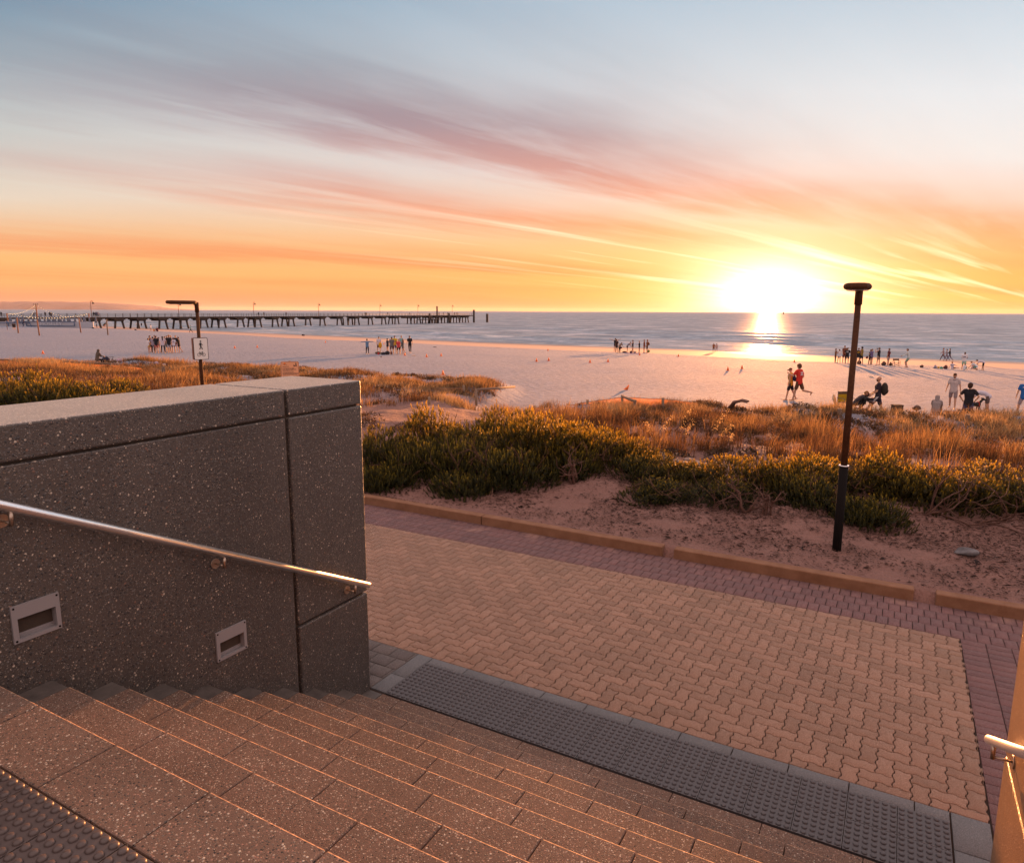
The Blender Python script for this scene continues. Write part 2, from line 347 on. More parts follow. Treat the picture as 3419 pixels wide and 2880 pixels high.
# wood
def woodm(name, c0, c1):
    mt, N, b = mat(name, c0, .85); p = obc(N)
    N.L.new(N.mix(N.noise(scl(N, p, (14, 14, 3)), 1, 5, .65), c0, c1), b.inputs['Base Color']); N.L.new(N.bump(N.noise(scl(N, p, (60, 60, 8)), 1, 4, .6), .01), b.inputs['Normal']); return mt
M['wood'] = woodm('weathered_wood', (.12, .075, .05), (.24, .16, .11))
M['branch'] = woodm('dead_branch', (.05, .022, .015), (.14, .065, .045))
M['jetty'] = woodm('jetty_timber', (.028, .018, .014), (.055, .036, .03))
M['jettyr'], N, b = mat('jetty_rail', (.09, .085, .085), .6)
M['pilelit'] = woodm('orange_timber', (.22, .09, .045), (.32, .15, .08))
# foliage
def leafm(name, cols, rough=.55, trans=.35, tcols=None):
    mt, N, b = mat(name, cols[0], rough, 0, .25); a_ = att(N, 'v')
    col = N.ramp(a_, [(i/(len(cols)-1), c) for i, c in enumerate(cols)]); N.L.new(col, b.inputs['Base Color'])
    tr = N.n('ShaderNodeBsdfTranslucent'); N.L.new(N.mix(1, col, (1.0, .85, .5), 'MULTIPLY') if tcols is None else N.ramp(a_, [(i/(len(tcols)-1), c) for i, c in enumerate(tcols)]), tr.inputs[0])
    mx = N.n('ShaderNodeMixShader'); mx.inputs[0].default_value = trans
    out = mt.node_tree.nodes['Material Output']; N.L.new(b.outputs[0], mx.inputs[1]); N.L.new(tr.outputs[0], mx.inputs[2]); N.L.new(mx.outputs[0], out.inputs[0]); return mt
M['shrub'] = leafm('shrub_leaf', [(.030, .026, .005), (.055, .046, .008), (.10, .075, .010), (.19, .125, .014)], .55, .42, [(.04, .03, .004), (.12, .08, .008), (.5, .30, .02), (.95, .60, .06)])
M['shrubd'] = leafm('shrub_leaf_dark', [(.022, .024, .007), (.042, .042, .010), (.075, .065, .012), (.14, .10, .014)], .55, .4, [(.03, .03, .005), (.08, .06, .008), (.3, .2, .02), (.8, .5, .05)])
M['scrub'] = leafm('scrub_leaf', [(.035, .022, .014), (.075, .045, .02), (.12, .06, .035), (.22, .14, .10)], .7, .25)
M['twig'], N, b = mat('twig', (.14, .065, .04), .9)
M['rush'] = leafm('rush_blade', [(.035, .02, .012), (.085, .034, .015), (.16, .065, .024), (.30, .15, .05)], .6, .36, [(.045, .026, .015), (.11, .055, .025), (.24, .12, .045), (.58, .34, .12)])
M['dune'] = leafm('dune_blade', [(.045, .032, .02), (.11, .065, .032), (.23, .13, .06), (.4, .25, .11)], .6, .42, [(.05, .036, .024), (.13, .08, .042), (.28, .16, .075), (.62, .40, .18)])
M['reed'] = leafm('seed_head', [(.6, .38, .16), (.8, .6, .3)], .5, .5, [(.6, .36, .12), (.9, .62, .26)])
M['litter'] = leafm('litter', [(.015, .007, .006), (.045, .018, .012), (.10, .045, .03)], .8, .1)
M['rock'], N, b = mat('rock', (.3, .22, .18), .85); p = geo(N)
N.L.new(N.ramp(N.noise(p, 5, 5, .65), [(.3, (.17, .12, .10)), (.55, (.32, .22, .17)), (.75, (.42, .34, .28))]), b.inputs['Base Color']); N.L.new(N.bump(N.noise(p, 22, 5, .7), .02), b.inputs['Normal'])
M['rockg'], N, b = mat('grey_rock', (.13, .125, .135), .85); p = geo(N)
N.L.new(N.ramp(N.noise(p, 9, 5, .65), [(.3, (.07, .065, .07)), (.7, (.17, .16, .165))]), b.inputs['Base Color'])
M['net'], N, b = mat('mesh_netting', (.5, .22, .10), .8)
tr = N.n('ShaderNodeBsdfTransparent'); mx = N.n('ShaderNodeMixShader'); mx.inputs[0].default_value = .62
tl = N.n('ShaderNodeBsdfTranslucent'); tl.inputs[0].default_value = (.6, .25, .1, 1); m2 = N.n('ShaderNodeMixShader'); m2.inputs[0].default_value = .5
N.L.new(b.outputs[0], m2.inputs[1]); N.L.new(tl.outputs[0], m2.inputs[2]); N.L.new(tr.outputs[0], mx.inputs[1]); N.L.new(m2.outputs[0], mx.inputs[2])
N.L.new(mx.outputs[0], N.nt.nodes['Material Output'].inputs[0])
# beach sand: dry and rough up the beach, smooth and damp near the water
M['sand'], N, b = mat('beach_sand', (.5, .38, .3), .9); p = geo(N)
sx = N.n('ShaderNodeSeparateXYZ'); N.L.new(p, sx.inputs[0])
wet = N.m('DIVIDE', N.m('SUBTRACT', N.m('MULTIPLY_ADD', N.noise(scl(N, p, (.03, .12, 0)), 1, 4, .6), .45, -2.92), sx.outputs[2]), .12, clamp=True)
vwet = N.m('DIVIDE', N.m('SUBTRACT', N.m('MULTIPLY_ADD', N.noise(scl(N, p, (.02, .1, 0)), 1, 2, .5), .16, -3.38), sx.outputs[2]), .06, clamp=True)
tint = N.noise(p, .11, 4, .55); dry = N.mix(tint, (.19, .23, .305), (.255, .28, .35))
tread = N.noise(scl(N, p, (2.2, 3.4, 1)), 1, 6, .72); foot = N.vor(scl(N, p, (2.2, 2.9, 1)), 1.0)
dry = N.mix(N.m('MULTIPLY_ADD', tread, 5.0, -2.0, clamp=True), N.mix(1, dry, .70, 'MULTIPLY'), dry)
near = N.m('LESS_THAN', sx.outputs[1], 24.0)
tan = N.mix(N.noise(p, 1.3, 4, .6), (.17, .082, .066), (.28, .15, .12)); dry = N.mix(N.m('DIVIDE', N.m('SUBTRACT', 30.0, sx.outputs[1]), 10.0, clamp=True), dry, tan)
wline = N.m('MULTIPLY', N.m('LESS_THAN', N.m('ABSOLUTE', N.m('SUBTRACT', N.m('MULTIPLY_ADD', N.noise(scl(N, p, (.09, .3, 0)), 1, 5, .6), .35, -2.75), sx.outputs[2])), .016), N.m('GREATER_THAN', N.noise(scl(N, p, (.5, .5, 0)), 1, 4, .7), .53))
col = N.mix(wet, dry, (.40, .25, .19)); col = N.mix(wline, col, (.06, .035, .025)); col = N.mix(vwet, col, (.20, .13, .11)); N.L.new(col, b.inputs['Base Color'])
rr = N.m('MULTIPLY_ADD', wet, -.16, .92); N.L.new(N.m('MULTIPLY_ADD', vwet, -.26, rr, clamp=True), b.inputs['Roughness'])
hgt = N.m('ADD', N.m('MULTIPLY', foot, .5), tread); dryk = N.m('MULTIPLY_ADD', wet, -.96, 1.0)
nb = N.bump(N.m('MULTIPLY', hgt, dryk), .2); N.L.new(N.bump(N.m('MULTIPLY', N.noise(p, 38, 3, .6), dryk), .012, 1, nb), b.inputs['Normal'])
# sea
M['sea'], N, b = mat('sea_water', (.035, .055, .065), .16, 0, .2); p = geo(N)
b.inputs['IOR'].default_value = 1.33
sx = N.n('ShaderNodeSeparateXYZ'); N.L.new(p, sx.inputs[0])
w1 = N.noise(scl(N, p, (.045, .20, 0)), 1, 4, .55, .3); w2 = N.noise(scl(N, p, (.35, .9, 0)), 1, 3, .6); w3 = N.noise(scl(N, p, (.008, .03, 0)), 1, 3, .5)
n1 = N.bump(w1, 4.5); n2 = N.bump(w2, 1.0, 1, n1); N.L.new(N.bump(w3, 7.0, 1, n2), b.inputs['Normal'])
fo = N.noise(scl(N, p, (.06, .55, 0)), 1, 5, .62, .4); shore = N.m('DIVIDE', N.m('SUBTRACT', 190.0, N.m('ADD', sx.outputs[1], N.m('MULTIPLY', sx.outputs[0], .12))), 60.0, clamp=True)
sdv = att(N, 'sd'); fl = N.noise(N.comb(N.m('MULTIPLY', sx.outputs[0], .045), N.m('MULTIPLY', sdv, .30)), 1.0, 5, .6, .3)
fm = N.m('MULTIPLY', N.m('MULTIPLY_ADD', fl, 12.0, -6.75, clamp=True), N.m('MULTIPLY', N.m('DIVIDE', N.m('SUBTRACT', 95.0, sdv), 40.0, clamp=True), .8))
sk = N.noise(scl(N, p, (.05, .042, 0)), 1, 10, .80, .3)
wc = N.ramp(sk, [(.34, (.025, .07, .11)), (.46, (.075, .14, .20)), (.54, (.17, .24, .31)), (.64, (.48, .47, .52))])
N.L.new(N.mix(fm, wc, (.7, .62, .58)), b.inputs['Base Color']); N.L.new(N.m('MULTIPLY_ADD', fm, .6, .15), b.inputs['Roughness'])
b.inputs['Specular IOR Level'].default_value = 0.0; gls = N.n('ShaderNodeBsdfGlossy'); gls.inputs['Roughness'].default_value = .36
N.L.new(n2, gls.inputs['Normal']); mxs = N.n('ShaderNodeMixShader'); mxs.inputs[0].default_value = .24; N.L.new(b.outputs[0], mxs.inputs[1]); N.L.new(gls.outputs[0], mxs.inputs[2])
N.L.new(mxs.outputs[0], N.nt.nodes['Material Output'].inputs[0]); gls.inputs[0].default_value = (.9, .85, .85, 1)
M['hill'], N, b = mat('far_headland', (.2, .13, .12), .95); p = geo(N)
N.L.new(N.ramp(N.noise(p, .002, 6, .7), [(.35, (.19, .115, .10)), (.65, (.29, .17, .14))]), b.inputs['Base Color'])
# people
def skin(c):
    key = ('s', c)
    if key not in _cc:
        mt, N, b = mat('skin', c, .55, 0, .4); b.inputs['Subsurface Weight'].default_value = 0.0
        N.L.new(N.mix(N.noise(obc(N), 6, 3, .6), c, tuple(q*.8 for q in c)), b.inputs['Base Color']); _cc[key] = mt
    return _cc[key]
SK = [(.46, .24, .15), (.36, .17, .10), (.52, .30, .20)]
def plastic(c, rough=.45, nm='plastic', emit=0):
    key = ('p', tuple(c), rough, emit)
    if key not in _cc:
        mt, N, b = mat(nm, c, rough)
        if emit: b.inputs['Emission Color'].default_value = c4(c); b.inputs['Emission Strength'].default_value = emit
        _cc[key] = mt
    return _cc[key]
# ---------------------------------------------------------------- terrain
SH = [(-3000, 620), (-900, 330), (-289, 173), (-167, 149), (-74.5, 133), (-34, 129), (-15, 123.5), (15, 122.5), (80, 120), (400, 113), (3000, 60)]
SX = np.array([q[0] for q in SH], float); SY = np.array([q[1] for q in SH], float)
ZS = np.array([-400, -60, -20, 0, 12, 30, 46, 60, 78, 95, 200]); ZZ = np.array([-14, -6.3, -4.3, -3.6, -3.25, -2.72, -2.15, -1.72, -1.35, -1.1, -.9])
def sst(x): x = np.clip(x, 0, 1); return x*x*(3-2*x)
def wob(x, y, k, s): return np.sin(x*k+s)*np.cos(y*k*1.13+s*1.7) + .6*np.sin(x*k*2.17+y*k*.9+s*2.1)
def T(x, y):
    x = np.asarray(x, float); y = np.asarray(y, float)
    s = np.interp(x, SX, SY) - y; zb = np.interp(s, ZS, ZZ)
    # dunes between the kerb and the beach; the seaward edge wanders
    zb = zb + .55*sst((-115-x)/40)*sst((s-20)/30)
    edge = 33.5 + 2.0*np.sin(x*.21) + np.where(x < -18, np.minimum((-18-x)*.35, 6), 0) - 9*np.exp(-((x+14)/3.2)**2) - np.where(x < -40, np.minimum((-40-x)*.4, 9), 0)
    t = sst((y - (edge-4))/5.5)
    zd = np.interp(y, [8.9, 10.0, 13.0, 16.5, 20.0, 26.0, 31, 60], [.10, .13, .26, .18, -.12, -.45, -.52, -.6])
    zd = zd + .10*wob(x, y, .55, 1.3)*sst((y-10)/4) + .05*wob(x, y, 1.7, .4)*sst((y-9.3)/2)
    zd = zd - .22*np.where(x < -18, sst((-18-x)/8), 0)*sst((y-20)/10)
    path = np.exp(-(pathd(x, y)/1.5)**2); zd = zd - .22*path
    z = zd*(1-t) + zb*t
    z = z + .03*wob(x, y, .33, 2.2)*t*sst((s-40)/20)
    z = np.where(y < 8.9, -.13, z)
    return np.where(y < 8.9, -.13, z)
PA, PB = np.array([-24.0, 12.5]), np.array([-11.5, 31.0])
def pathd(x, y):
    d = PB-PA; t = np.clip(((x-PA[0])*d[0]+(y-PA[1])*d[1])/(d@d), 0, 1.2)
    return np.hypot(x-PA[0]-t*d[0], y-PA[1]-t*d[1])
def tz(x, y): return float(T(x, y))
def hit(px, py):                 # where the sight line through a photograph pixel meets the ground
    d = ray(px, py); o = Vector((0, 0, EYE)); prev = None; t = 8.0
    while t < 2000:
        P = o + d*t; g = P.z - tz(P.x, P.y)
        if g < 0 and prev is not None:
            lo, hi = prev, t
            for _ in range(30):
                mid = (lo+hi)/2; P = o+d*mid
                if P.z - tz(P.x, P.y) < 0: hi = mid
                else: lo = mid
            P = o+d*hi; return Vector((P.x, P.y, tz(P.x, P.y)))
        prev = t; t *= 1.01
    P = o+d*300; return P
def grow(a, b, s0, k, sgn=1):
    r = [a]; s = s0
    while (r[-1] < b if sgn > 0 else r[-1] > b): r.append(r[-1]+sgn*s); s *= k
    return r
xs = grow(-19, -30000, .25, 1.06, -1)[::-1][:-1] + list(np.arange(-19, 8, .16)) + grow(8, 30000, .2, 1.06)
ys = list(np.arange(8.86, 22, .13)) + list(np.arange(22, 46, .3)) + grow(46, 240, .8, 1.012) + grow(241, 3000, 3, 1.12)
ys = sorted(set(round(q, 4) for q in ys))
gx, gy = np.meshgrid(np.array(xs), np.array(ys)); gz = T(gx, gy)
# small real relief close by: wind ripples and footprints in the dry strip
rng = np.random.default_rng(5)
nearm = (gx > -19) & (gx < 8) & (gy < 22); gz = gz + np.where(nearm, .012*wob(gx, gy, 6.1, .7)+.008*wob(gx, gy, 13.0, 2.9), 0)
nx, ny = len(xs), len(ys); idx = np.arange(nx*ny).reshape(ny, nx)
F = np.stack([idx[:-1, :-1], idx[:-1, 1:], idx[1:, 1:], idx[1:, :-1]], -1).reshape(-1, 4)
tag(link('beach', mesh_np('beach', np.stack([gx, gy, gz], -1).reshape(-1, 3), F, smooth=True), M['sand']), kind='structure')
# flat ground under and behind the paving
mb = MB(); mb.box((-30000, -3000, -1.0), (30000, 8.86, -.14)); tag(mb.build('ground', M['sub']), kind='structure')
# the sea: a sheet with low breakers modelled along the shore
rx = grow(0, 42000, 6, 1.05); rx = [-q for q in rx[:0:-1]] + rx
rv = list(np.arange(-45, 130, 1.1)) + grow(131, 45000, 2, 1.07)
gx, gv = np.meshgrid(np.array(rx), np.array(rv)); gy = np.interp(gx, SX, SY) + gv
def lump(c, wd, ph, amp, kx):
    c2 = c + 3.0*np.sin(gx*.021+ph) + 1.2*np.sin(gx*.09+ph*2); q = (gv-c2)/wd
    en = np.clip(.5+.9*np.sin(gx*kx+ph*3)+.5*np.sin(gx*kx*2.7+ph), 0, 1)
    return amp*en*np.exp(-np.where(q < 0, q*2.2, q)**2)
gz = -3.6 + 0*gx
for c, wd, ph, amp, kx in ((5, 1.6, .3, .14, .05), (14, 2.2, 1.9, .28, .041), (27, 2.6, 4.2, .36, .047), (40, 3, 2.7, .42, .038), (58, 3.5, 5.1, .45, .03), (80, 4, .9, .42, .026), (108, 5, 3.3, .35, .02)):
    gz = gz + lump(c, wd, ph, amp, kx)
nx, ny = len(rx), len(rv); idx = np.arange(nx*ny).reshape(ny, nx)
F = np.stack([idx[:-1, :-1], idx[:-1, 1:], idx[1:, 1:], idx[1:, :-1]], -1).reshape(-1, 4)
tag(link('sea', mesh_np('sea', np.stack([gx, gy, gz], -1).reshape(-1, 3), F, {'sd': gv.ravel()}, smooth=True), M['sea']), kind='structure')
# headland across the bay
def headland():
    prof = [(-900, 60), (-500, 120), (-200, 150), (0, 168), (60, 170), (120, 166), (190, 150), (250, 128), (310, 96), (350, 60), (385, 30), (402, 0)]
    V = []; F = []; cols = np.linspace(-900, 402, 160); D = 15000.0
    for i, px in enumerate(cols):
        h = np.interp(px, [q[0] for q in prof], [q[1] for q in prof])
        h *= 1 + .05*math.sin(px*.09)+.03*math.sin(px*.31+1)+.02*math.sin(px*.77)
        P = at_f(px, 1035, D)
        for dd, k in ((0, 0), (150, .35), (500, .7), (1200, 1.0), (2600, .9), (4200, 0)):
            Q = P + HD*(dd+ (120*math.sin(px*.05) if k else 0)); V.append((Q.x, Q.y, -6 if k == 0 else -3.6+h*k*(1+.06*math.sin(px*.2+dd))))
    n = 6
    for i in range(len(cols)-1):
        for k in range(n-1): F.append((i*n+k, (i+1)*n+k, (i+1)*n+k+1, i*n+k+1))
    tag(link('headland', mesh_np('headland', V, F, smooth=True), M['hill']), kind='structure')
headland()
# ---------------------------------------------------------------- plaza
WX, RX = -3.83, .69              # faces of the two stair walls
RISE, TREAD, Y0 = .1646, .311, 4.31
def tri(t):
    t = t - math.floor(t); xs_ = (0, .2, .38, .62, .8, 1); ys_ = (0, 1, 1, -1, -1, 0); return float(np.interp(t, xs_, ys_))
def paving(name, polys, mt, z=0.0, gap=.0044, ch=.0022, label=None):
    V = []; F4 = []; A = []
    for poly in polys:
        n = len(poly); c = np.mean(poly, 0); P = np.array(poly)
        # inset each vertex along the bisector
        prv = np.roll(P, 1, 0); nxt = np.roll(P, -1, 0)
        e1 = P-prv; e2 = nxt-P; n1 = np.stack([-e1[:, 1], e1[:, 0]], 1); n2 = np.stack([-e2[:, 1], e2[:, 0]], 1)
        n1 /= np.linalg.norm(n1, axis=1)[:, None]+1e-9; n2 /= np.linalg.norm(n2, axis=1)[:, None]+1e-9
        bi = n1+n2; bi /= np.linalg.norm(bi, axis=1)[:, None]+1e-9
        dz_ = rng.normal(0, .0005); tl = rng.normal(0, .0025, 2); v = rng.random(); b0 = len(V)
        for off, zz in ((gap, -.03), (gap, -ch), (gap+ch, 0)):
            Q = P+bi*off
            for q in Q: V.append((q[0], q[1], z+zz+dz_+(q-c)@tl))
        V.append((c[0], c[1], z+dz_))
        for r in range(2):
            for k in range(n): F4.append((b0+r*n+k, b0+r*n+(k+1) % n, b0+(r+1)*n+(k+1) % n, b0+(r+1)*n+k)); A.append(v)
        if n % 2 == 0:
            for k in range(0, n, 2): F4.append((b0+2*n+k, b0+2*n+(k+1) % n, b0+2*n+(k+2) % n, b0+3*n)); A.append(v)
    return tag(link(name, mesh_np(name, V, F4, {'v': A}), mt), kind='structure')
def rect(x0, y0, x1, y1): return [(x0, y0), ((x0+x1)/2, y0), (x1, y0), (x1, (y0+y1)/2), (x1, y1), ((x0+x1)/2, y1), (x0, y1), (x0, (y0+y1)/2)]
def clip_rect(poly, x0, y0, x1, y1):
    for ax, lim, sg in ((0, x0, 1), (0, x1, -1), (1, y0, 1), (1, y1, -1)):
        out = []
        for i in range(len(poly)):
            a, b = poly[i-1], poly[i]; ia, ib = (a[ax]-lim)*sg >= 0, (b[ax]-lim)*sg >= 0
            if ia != ib:
                t = (lim-a[ax])/(b[ax]-a[ax]); out.append((a[0]+(b[0]-a[0])*t, a[1]+(b[1]-a[1])*t))
            if ib: out.append(b)
        poly = out
        if len(poly) < 3: return None
    q = [poly[0]]
    for p in poly[1:]:
        if math.hypot(p[0]-q[-1][0], p[1]-q[-1][1]) > .004: q.append(p)
    if math.hypot(q[0][0]-q[-1][0], q[0][1]-q[-1][1]) <= .004: q.pop()
    if len(q) < 3: return None
    if len(q) % 2: a, b = q[-1], q[0]; q.append(((a[0]+b[0])/2, (a[1]+b[1])/2))
    ar = abs(sum(q[i-1][0]*q[i][1]-q[i][0]*q[i-1][1] for i in range(len(q))))/2
    return q if ar > .0012 else None
w_ = .1115; AMP = .0070; polys = []
BX0, BX1, BY0, BY1 = -30.0, .78, 5.04, 8.03
def wv(cx, cy):
    x, y = cx*w_+BX0, BY1-cy*w_; return (x+AMP*tri(cy), y+AMP*tri(cx))
def edge(a, b):
    r = []; n = int(abs(b[0]-a[0])+abs(b[1]-a[1]))
    for k in range(n):
        for t in (0, .2, .38, .62, .8): r.append((a[0]+(b[0]-a[0])*(k+t)/n, a[1]+(b[1]-a[1])*(k+t)/n))
    return r
nx_, ny_ = int((BX1-BX0)/w_)+2, int((BY1-BY0)/w_)+2
for n in range(-2, ny_+2):
    for k in range(-ny_//4-3, nx_//4+ny_//4+3):
        for (ax, ay, bx, by) in ((n+4*k, n, n+4*k+2, n+1), (n+4*k+2, n-1, n+4*k+3, n+1)):
            if bx < -1 or ax > nx_+1 or by < -1 or ay > ny_+1: continue
            e = edge((ax, ay), (bx, ay))+edge((bx, ay), (bx, by))+edge((bx, by), (ax, by))+edge((ax, by), (ax, ay))
            q = clip_rect([wv(*p) for p in e][::-1], BX0, BY0, BX1, BY1)
            if q: polys.append(q)
paving('beige_paving', polys, M['beige'])
polys = []
for r in range(4):
    y0 = 8.03+.003+r*.21; x = -30.0+(r % 2)*.0575
    while x < 6.0:
        x1 = x+.115; polys.append(rect(x, y0, x1, y0+.21)); x = x1
for c in range(25):
    x0 = .783+c*.215; y = 3.2+(c % 2)*.0
    while y < 8.03-.06:
        polys.append(rect(x0, y, x0+.215, min(y+.115, 8.03))); y += .115
paving('red_paving', polys, M['red'])
polys = []
x = -13.0
for r in range(4):
    for k in range(126):
        q = clip_rect(rect(-30.0+k*.21+(r % 2)*.1, 4.34+r*.175, -30.0+k*.21+.21+(r % 2)*.1, 4.34+r*.175+.175), -30, 4.34, -3.83, 5.04)
        if q: polys.append(q)
paving('grey_paving', polys, M['greyp'])
mb = MB(); mb.box((-32, 3.0, -.12), (8, 8.865, -.012)); tag(mb.build('paving_bed', M['bed']), kind='structure')
polys = [rect(-3.83, 4.335, -3.66, 4.62), rect(-3.83, 4.62, -3.66, 5.04)]
x = -3.655
while x < .55: polys.append(rect(x, 4.925, min(x+.40, .55), 5.038)); x += .40
polys += [rect(.553, 4.32, .776, 4.66), rect(.553, 4.66, .776, 5.038)]
paving('border_paving', polys, M['border'], z=.001)
# tactile paving: every tile is a part
def dome_tile(mt, sz=.3, n=6):
    mb = MB(); g = .0026
    mb.box((g, g, -.03), (sz-g, sz-g, 0), bev=.0015)
    for i in range(n):
        for j in range(n):
            x, y = (i+.5)*sz/n, (j+.5)*sz/n; prev = None; seg = 12
            for rr, hh in ((.0180, 0), (.0172, .0045), (.0140, .0085), (.0085, .0100)):
                ring = [mb.bm.verts.new((x+rr*math.cos(a*2*math.pi/seg), y+rr*math.sin(a*2*math.pi/seg), hh)) for a in range(seg)]
                if prev:
                    for k in range(seg): f_ = mb.bm.faces.new((prev[k], prev[(k+1) % seg], ring[(k+1) % seg], ring[k])); f_.smooth = True
                    if True:
                        mb.bm.faces.ensure_lookup_table()
                        for f_ in mb.bm.faces[-seg:]: f_.material_index = 1
                prev = ring
            f_ = mb.bm.faces.new(prev); f_.smooth = True; f_.material_index = 1
    return mb.mesh('tile')
def tactile(x0, y0, nx_, z, mt, label):
    root = empty('tactile_paving', (x0, y0, z), 0, label, 'tactile paving'); me = [dome_tile(mt) for _ in range(1)][0]
    mats = []
    for k in range(3):
        m_ = M[mt].copy(); nt = NT(m_.node_tree); mats.append(m_)
        for nd in m_.node_tree.nodes:
            if nd.type == 'ATTRIBUTE':
                for l in list(nd.outputs['Fac'].links): to = l.to_socket; m_.node_tree.links.remove(l); to.default_value = (.05, .45, .9)[k]
    me.materials.append(mats[0]); me.materials.append(M['dome' if mt == 'tact' else 'domew'])
    for j in range(2):
        for i in range(nx_):
            o = link('tile', me, None, root, (i*.3, j*.3, 0)); objmat(o, mats[random.Random(i*7+j*3+nx_).randrange(3)])
    return root
tactile(-3.655, 4.325, 14, .004, 'tact', 'grey domed tactile paving strip at the foot of the stairs')
# ---------------------------------------------------------------- staircase
LZ = 9*RISE
def slab_row(parent, name, y0, y1, z0, z1, off, ln=.59, x0=-3.674, x1=.535):
    mb = MB(); x = x0; first = True; rnd = random.Random(int(off*1000+z1*100))
    xx = x0 + off
    while x < x1-.01:
        nx2 = min(xx, x1)
        if nx2-x > .03:
            j = rnd.uniform(-.0015, .0015); mb.box((x+.0022, y0+.001, z0), (nx2-.0022, y1+j, z1+rnd.uniform(-.001, .001)), bev=.0062); x = nx2
        xx += ln
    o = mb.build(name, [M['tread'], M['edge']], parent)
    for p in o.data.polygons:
        if name == 'step' and p.normal.y > .25 and p.normal.z > .2: p.material_index = 1  # bevels turned to the sun take the painted highlight
    for (p, q) in ((WX+.002, x0-.004), (x1+.004, RX-.002)):
        mb = MB(); mb.box((p, y0+.004, z0), (q, y1-.003, z1-.003), bev=.004); mb.build('edge_tile', M['dark_tile'], o)
    return o
stair = empty('staircase', (-1.5, 4.3, 0), 0, 'wide flight of exposed aggregate steps going down to the paving', 'stairs')
offs = [.43, .38, .18, .58, .3, .45, .12, .40, .22, .36, .3]
def sp(o):
    o.location = (1.5, -4.3, 0); return o
for k in range(1, 10):
    yk = Y0 - .318 - (k-1)*TREAD
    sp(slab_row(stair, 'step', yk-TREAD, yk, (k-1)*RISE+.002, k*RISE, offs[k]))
sp(slab_row(stair, 'foot_slab', Y0-.318, Y0, -.1, .0, .2))
yk = Y0-.318-8*TREAD-TREAD      # back edge of the top strip
sp(slab_row(stair, 'landing', -.6, yk-.612, LZ-.12, LZ, .3, .6))
mb = MB(); mb.box((WX, -12, -.13), (RX, yk-.003, LZ-.165)); sp(mb.build('core', M['joint'], stair))
mb = MB()
for k in range(1, 9): mb.box((WX+.001, Y0-.318-k*TREAD-.02, -.1), (RX-.001, Y0-.318-(k-1)*TREAD-.03, k*RISE-.03))
sp(mb.build('core', M['joint'], stair))
mb = MB(); mb.box((-14, -14, LZ-.164), (11, -.6, LZ-.005)); tag(mb.build('upper_terrace', M['tread']), kind='structure')
mb = MB(); mb.box((WX+.002, -.6, LZ-.164), (RX-.002, yk, LZ-.03)); tag(mb.build('landing_bed', M['joint']), kind='structure')
tactile(-3.657, yk-.606, 14, LZ+.002, 'tactw', 'brown domed tactile paving strip on the top landing')
# ---------------------------------------------------------------- stair walls
YE, YJ = 4.34, 3.527
def wall(x0, x1, mt, label, lights, side):
    root = empty('stair_wall', ((x0+x1)/2, YE, 0), 0, label, 'wall'); off = Vector((-(x0+x1)/2, -YE, 0))
    def part(nm, a, b, bw=.012, m_=mt, par=root):
        mb = MB(); mb.box(a, b); o = mb.build(nm, m_, par, off if par is root else None)
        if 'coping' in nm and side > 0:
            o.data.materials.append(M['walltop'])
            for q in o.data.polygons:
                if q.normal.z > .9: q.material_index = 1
        if bw: bev(o, bw, 2)
        return o
    fx = x1 if side > 0 else x0      # the face towards the stairs
    main = part('panel', (x0, -8, -.05), (x1, YJ, 2.506), 0)
    for (ya, yb, za, zb) in lights:
        mb = MB(); mb.box((fx-.09*side-.2*(side < 0), ya+.012, za+.012), (fx+.09*side+.2*(side > 0), yb-.012, zb-.012)); cut = mb.build('cut', mt)
        cut.location = (0, 0, 0); md = main.modifiers.new('b', 'BOOLEAN'); md.operation = 'DIFFERENCE'; md.object = cut
        main.location = (0, 0, 0); main.parent = None; applied(main); main.parent = root; main.location = off; bpy.data.objects.remove(cut)
    bev(main, .012)
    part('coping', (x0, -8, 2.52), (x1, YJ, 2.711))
    part('end_panel', (x0, YJ+.03, .905), (x1, YE, 2.506))
    part('end_coping', (x0, YJ+.03, 2.52), (x1, YE, 2.711))
    part('end_plinth', (x0, YJ+.03, -.05), (x1, YE, .886))
    part('joint_core', (x0+.03, -8, -.05), (x1-.03, YE-.03, 2.68), 0, M['joint'])
    return root
lights = [(1.655, 1.888, 1.585, 1.785), (2.822, 3.065, .943, 1.150)]
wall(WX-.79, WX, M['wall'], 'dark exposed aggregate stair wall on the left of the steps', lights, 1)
wall(RX, RX+.79, M['rwall'], 'sunlit aggregate stair wall on the right edge of the steps', [], -1)
